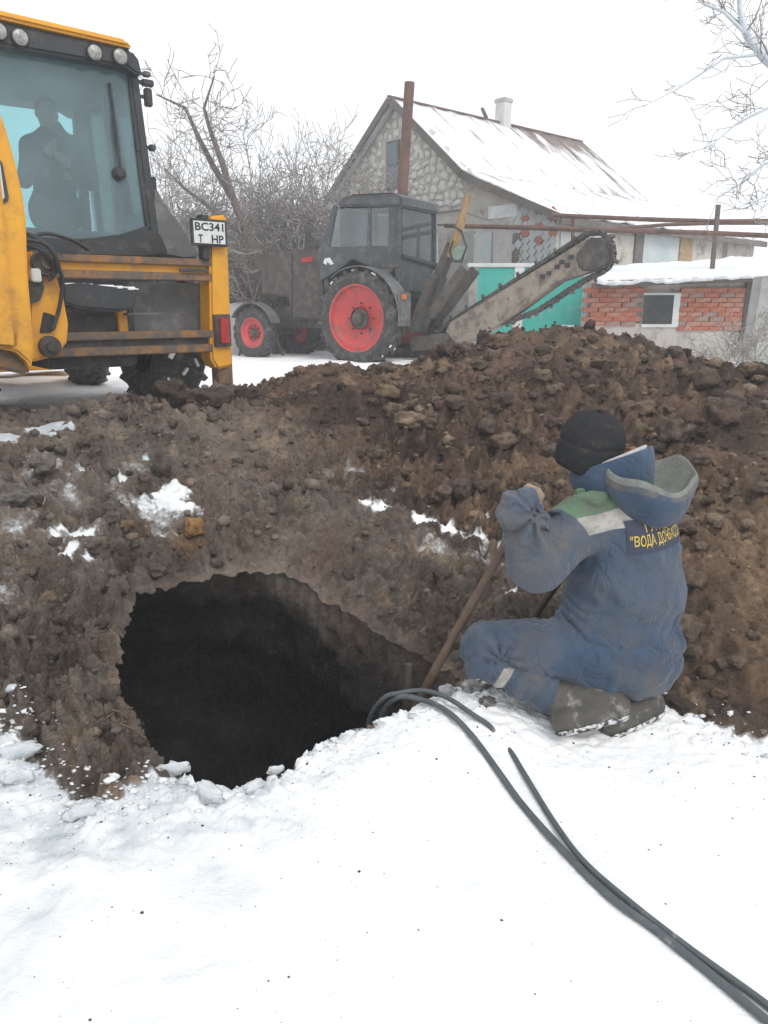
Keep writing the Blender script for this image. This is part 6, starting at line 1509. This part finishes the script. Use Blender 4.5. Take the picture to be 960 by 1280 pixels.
# roots and twigs in the bank
for i, (a_, b_) in enumerate([((132, 898), (166, 888)), ((140, 888), (160, 902)), ((150, 905), (185, 930))]):
    A_, B_ = final_hit(*a_), final_hit(*b_); m1 = A_.lerp(B_, .5) + Vector((0, 0, .02)); o = MB().tube([Vector((0, 0, 0)), m1 - A_, B_ - A_ + Vector((0, 0, .012))], [.005, .004, .003], 5).build('root', M_WOOD, None, True); o.location = A_
    tag(o, 'thin broken root sticking from the soil left of the pit', 'root', 'roots in the bank')
# crumpled white rubble sack by the gate
V, F = lump(77, .26, 2, .35, .55); V = V * (1 + .12 * fbm(V * 14, 2, .5, True))[:, None]; p = final_hit(712, 408); p = P(712, 412, 8.4)
o = np_mesh('rubble_sack', V, F, mat('dirty_white_sack', (.50, .52, .53), .6, c2=(.36, .37, .38), scale=8, bump=.5, bscale=20), smooth=False); o.location = (p.x, 8.4, gh(p.x, 8.4) + .10); tag(o, 'crumpled dirty white sack behind the heap at the foot of the gate', 'sack')
p = final_hit(17, 874); V, F = lump(78, .022, 1, .3, .7); o = np_mesh('foil_scrap', V, F, mat('crumpled_foil', (.6, .62, .65), .25, .8), smooth=False); o.location = (p.x, p.y, gh(p.x, p.y) + .012); tag(o, 'small shiny scrap of foil on the soil left of the pit', 'foil')

# ================================================================ cables
M_CABLE = mat('black_cable', (.055, .068, .072), .55, c2=(.085, .10, .105), scale=20, dirt=(.35, .36, .37), dscale=12, damt=.12)
def cable(name, path, r, label, bury=(), start=None):
    cp = []
    for x, y, dz in path:
        q = final_hit(x, y); cp.append(Vector((q.x, q.y, gh(q.x, q.y) + r * .7 + dz)))
    if start: cp = [cp[0] + Vector(s_) for s_ in start] + cp
    sp_ = []
    for i in range(len(cp) - 1):
        p0, p1, p2, p3_ = cp[max(i - 1, 0)], cp[i], cp[i + 1], cp[min(i + 2, len(cp) - 1)]
        for t in np.linspace(0, 1, 11)[:-1]:
            q = .5 * ((2 * p1) + (p2 - p0) * t + (2 * p0 - 5 * p1 + 4 * p2 - p3_) * t ** 2 + (3 * p1 - p0 - 3 * p2 + p3_) * t ** 3); sp_.append(q)
    sp_.append(cp[-1]); a0_ = Vector((sp_[-1].x, sp_[-1].y, 0))
    o = MB().tube([q - a0_ for q in sp_], r, 10).build(name, M_CABLE, None, True); o.location = a0_; return tag(o, label, 'cable', 'cables on the snow')
cable('cable', [(478, 884, .02), (500, 879, .025), (530, 876, .03), (560, 884, .025), (590, 899, .012), (612, 912, 0), (622, 918, -.03), (632, 929, -.035), (638, 940, -.005), (655, 972, .004), (690, 1030, .004), (728, 1082, .006), (785, 1135, .006), (860, 1192, .004), (965, 1268, .004), (1060, 1345, 0)], .0092,
      'dark cable partly buried in the snow near the boots', start=[(-.10, .13, -.6), (-.06, .06, -.16)])
cable('cable', [(496, 884, .012), (530, 884, .018), (560, 898, .012), (590, 925, .006), (622, 968, .004), (652, 1010, .002), (700, 1064, .004), (758, 1122, .004), (830, 1178, .004), (960, 1284, .004), (1050, 1360, 0)], .0105,
      'dark cable lying unbroken on the snow from the pit rim', start=[(-.12, .13, -.6), (-.07, .06, -.15)])

# ================================================================ haze volume added to imitate washed-out glare
hz = bpy.data.materials.new('glare_haze'); hz.use_nodes = True; hn = hz.node_tree; hn.nodes.clear()
ho = hn.nodes.new('ShaderNodeOutputMaterial'); hv_ = hn.nodes.new('ShaderNodeVolumePrincipled'); hv_.inputs['Color'].default_value = (.95, .97, 1, 1); hv_.inputs['Density'].default_value = .0055; hv_.inputs['Anisotropy'].default_value = .2
hn.links.new(hv_.outputs[0], ho.inputs['Volume'])
ext = float(np.abs(XY).max()) + 5
hb_ = MB().b2((-ext, -ext, -6.2), (ext, ext, 9.5)).build('haze', hz); tag(hb_, kind='stuff')
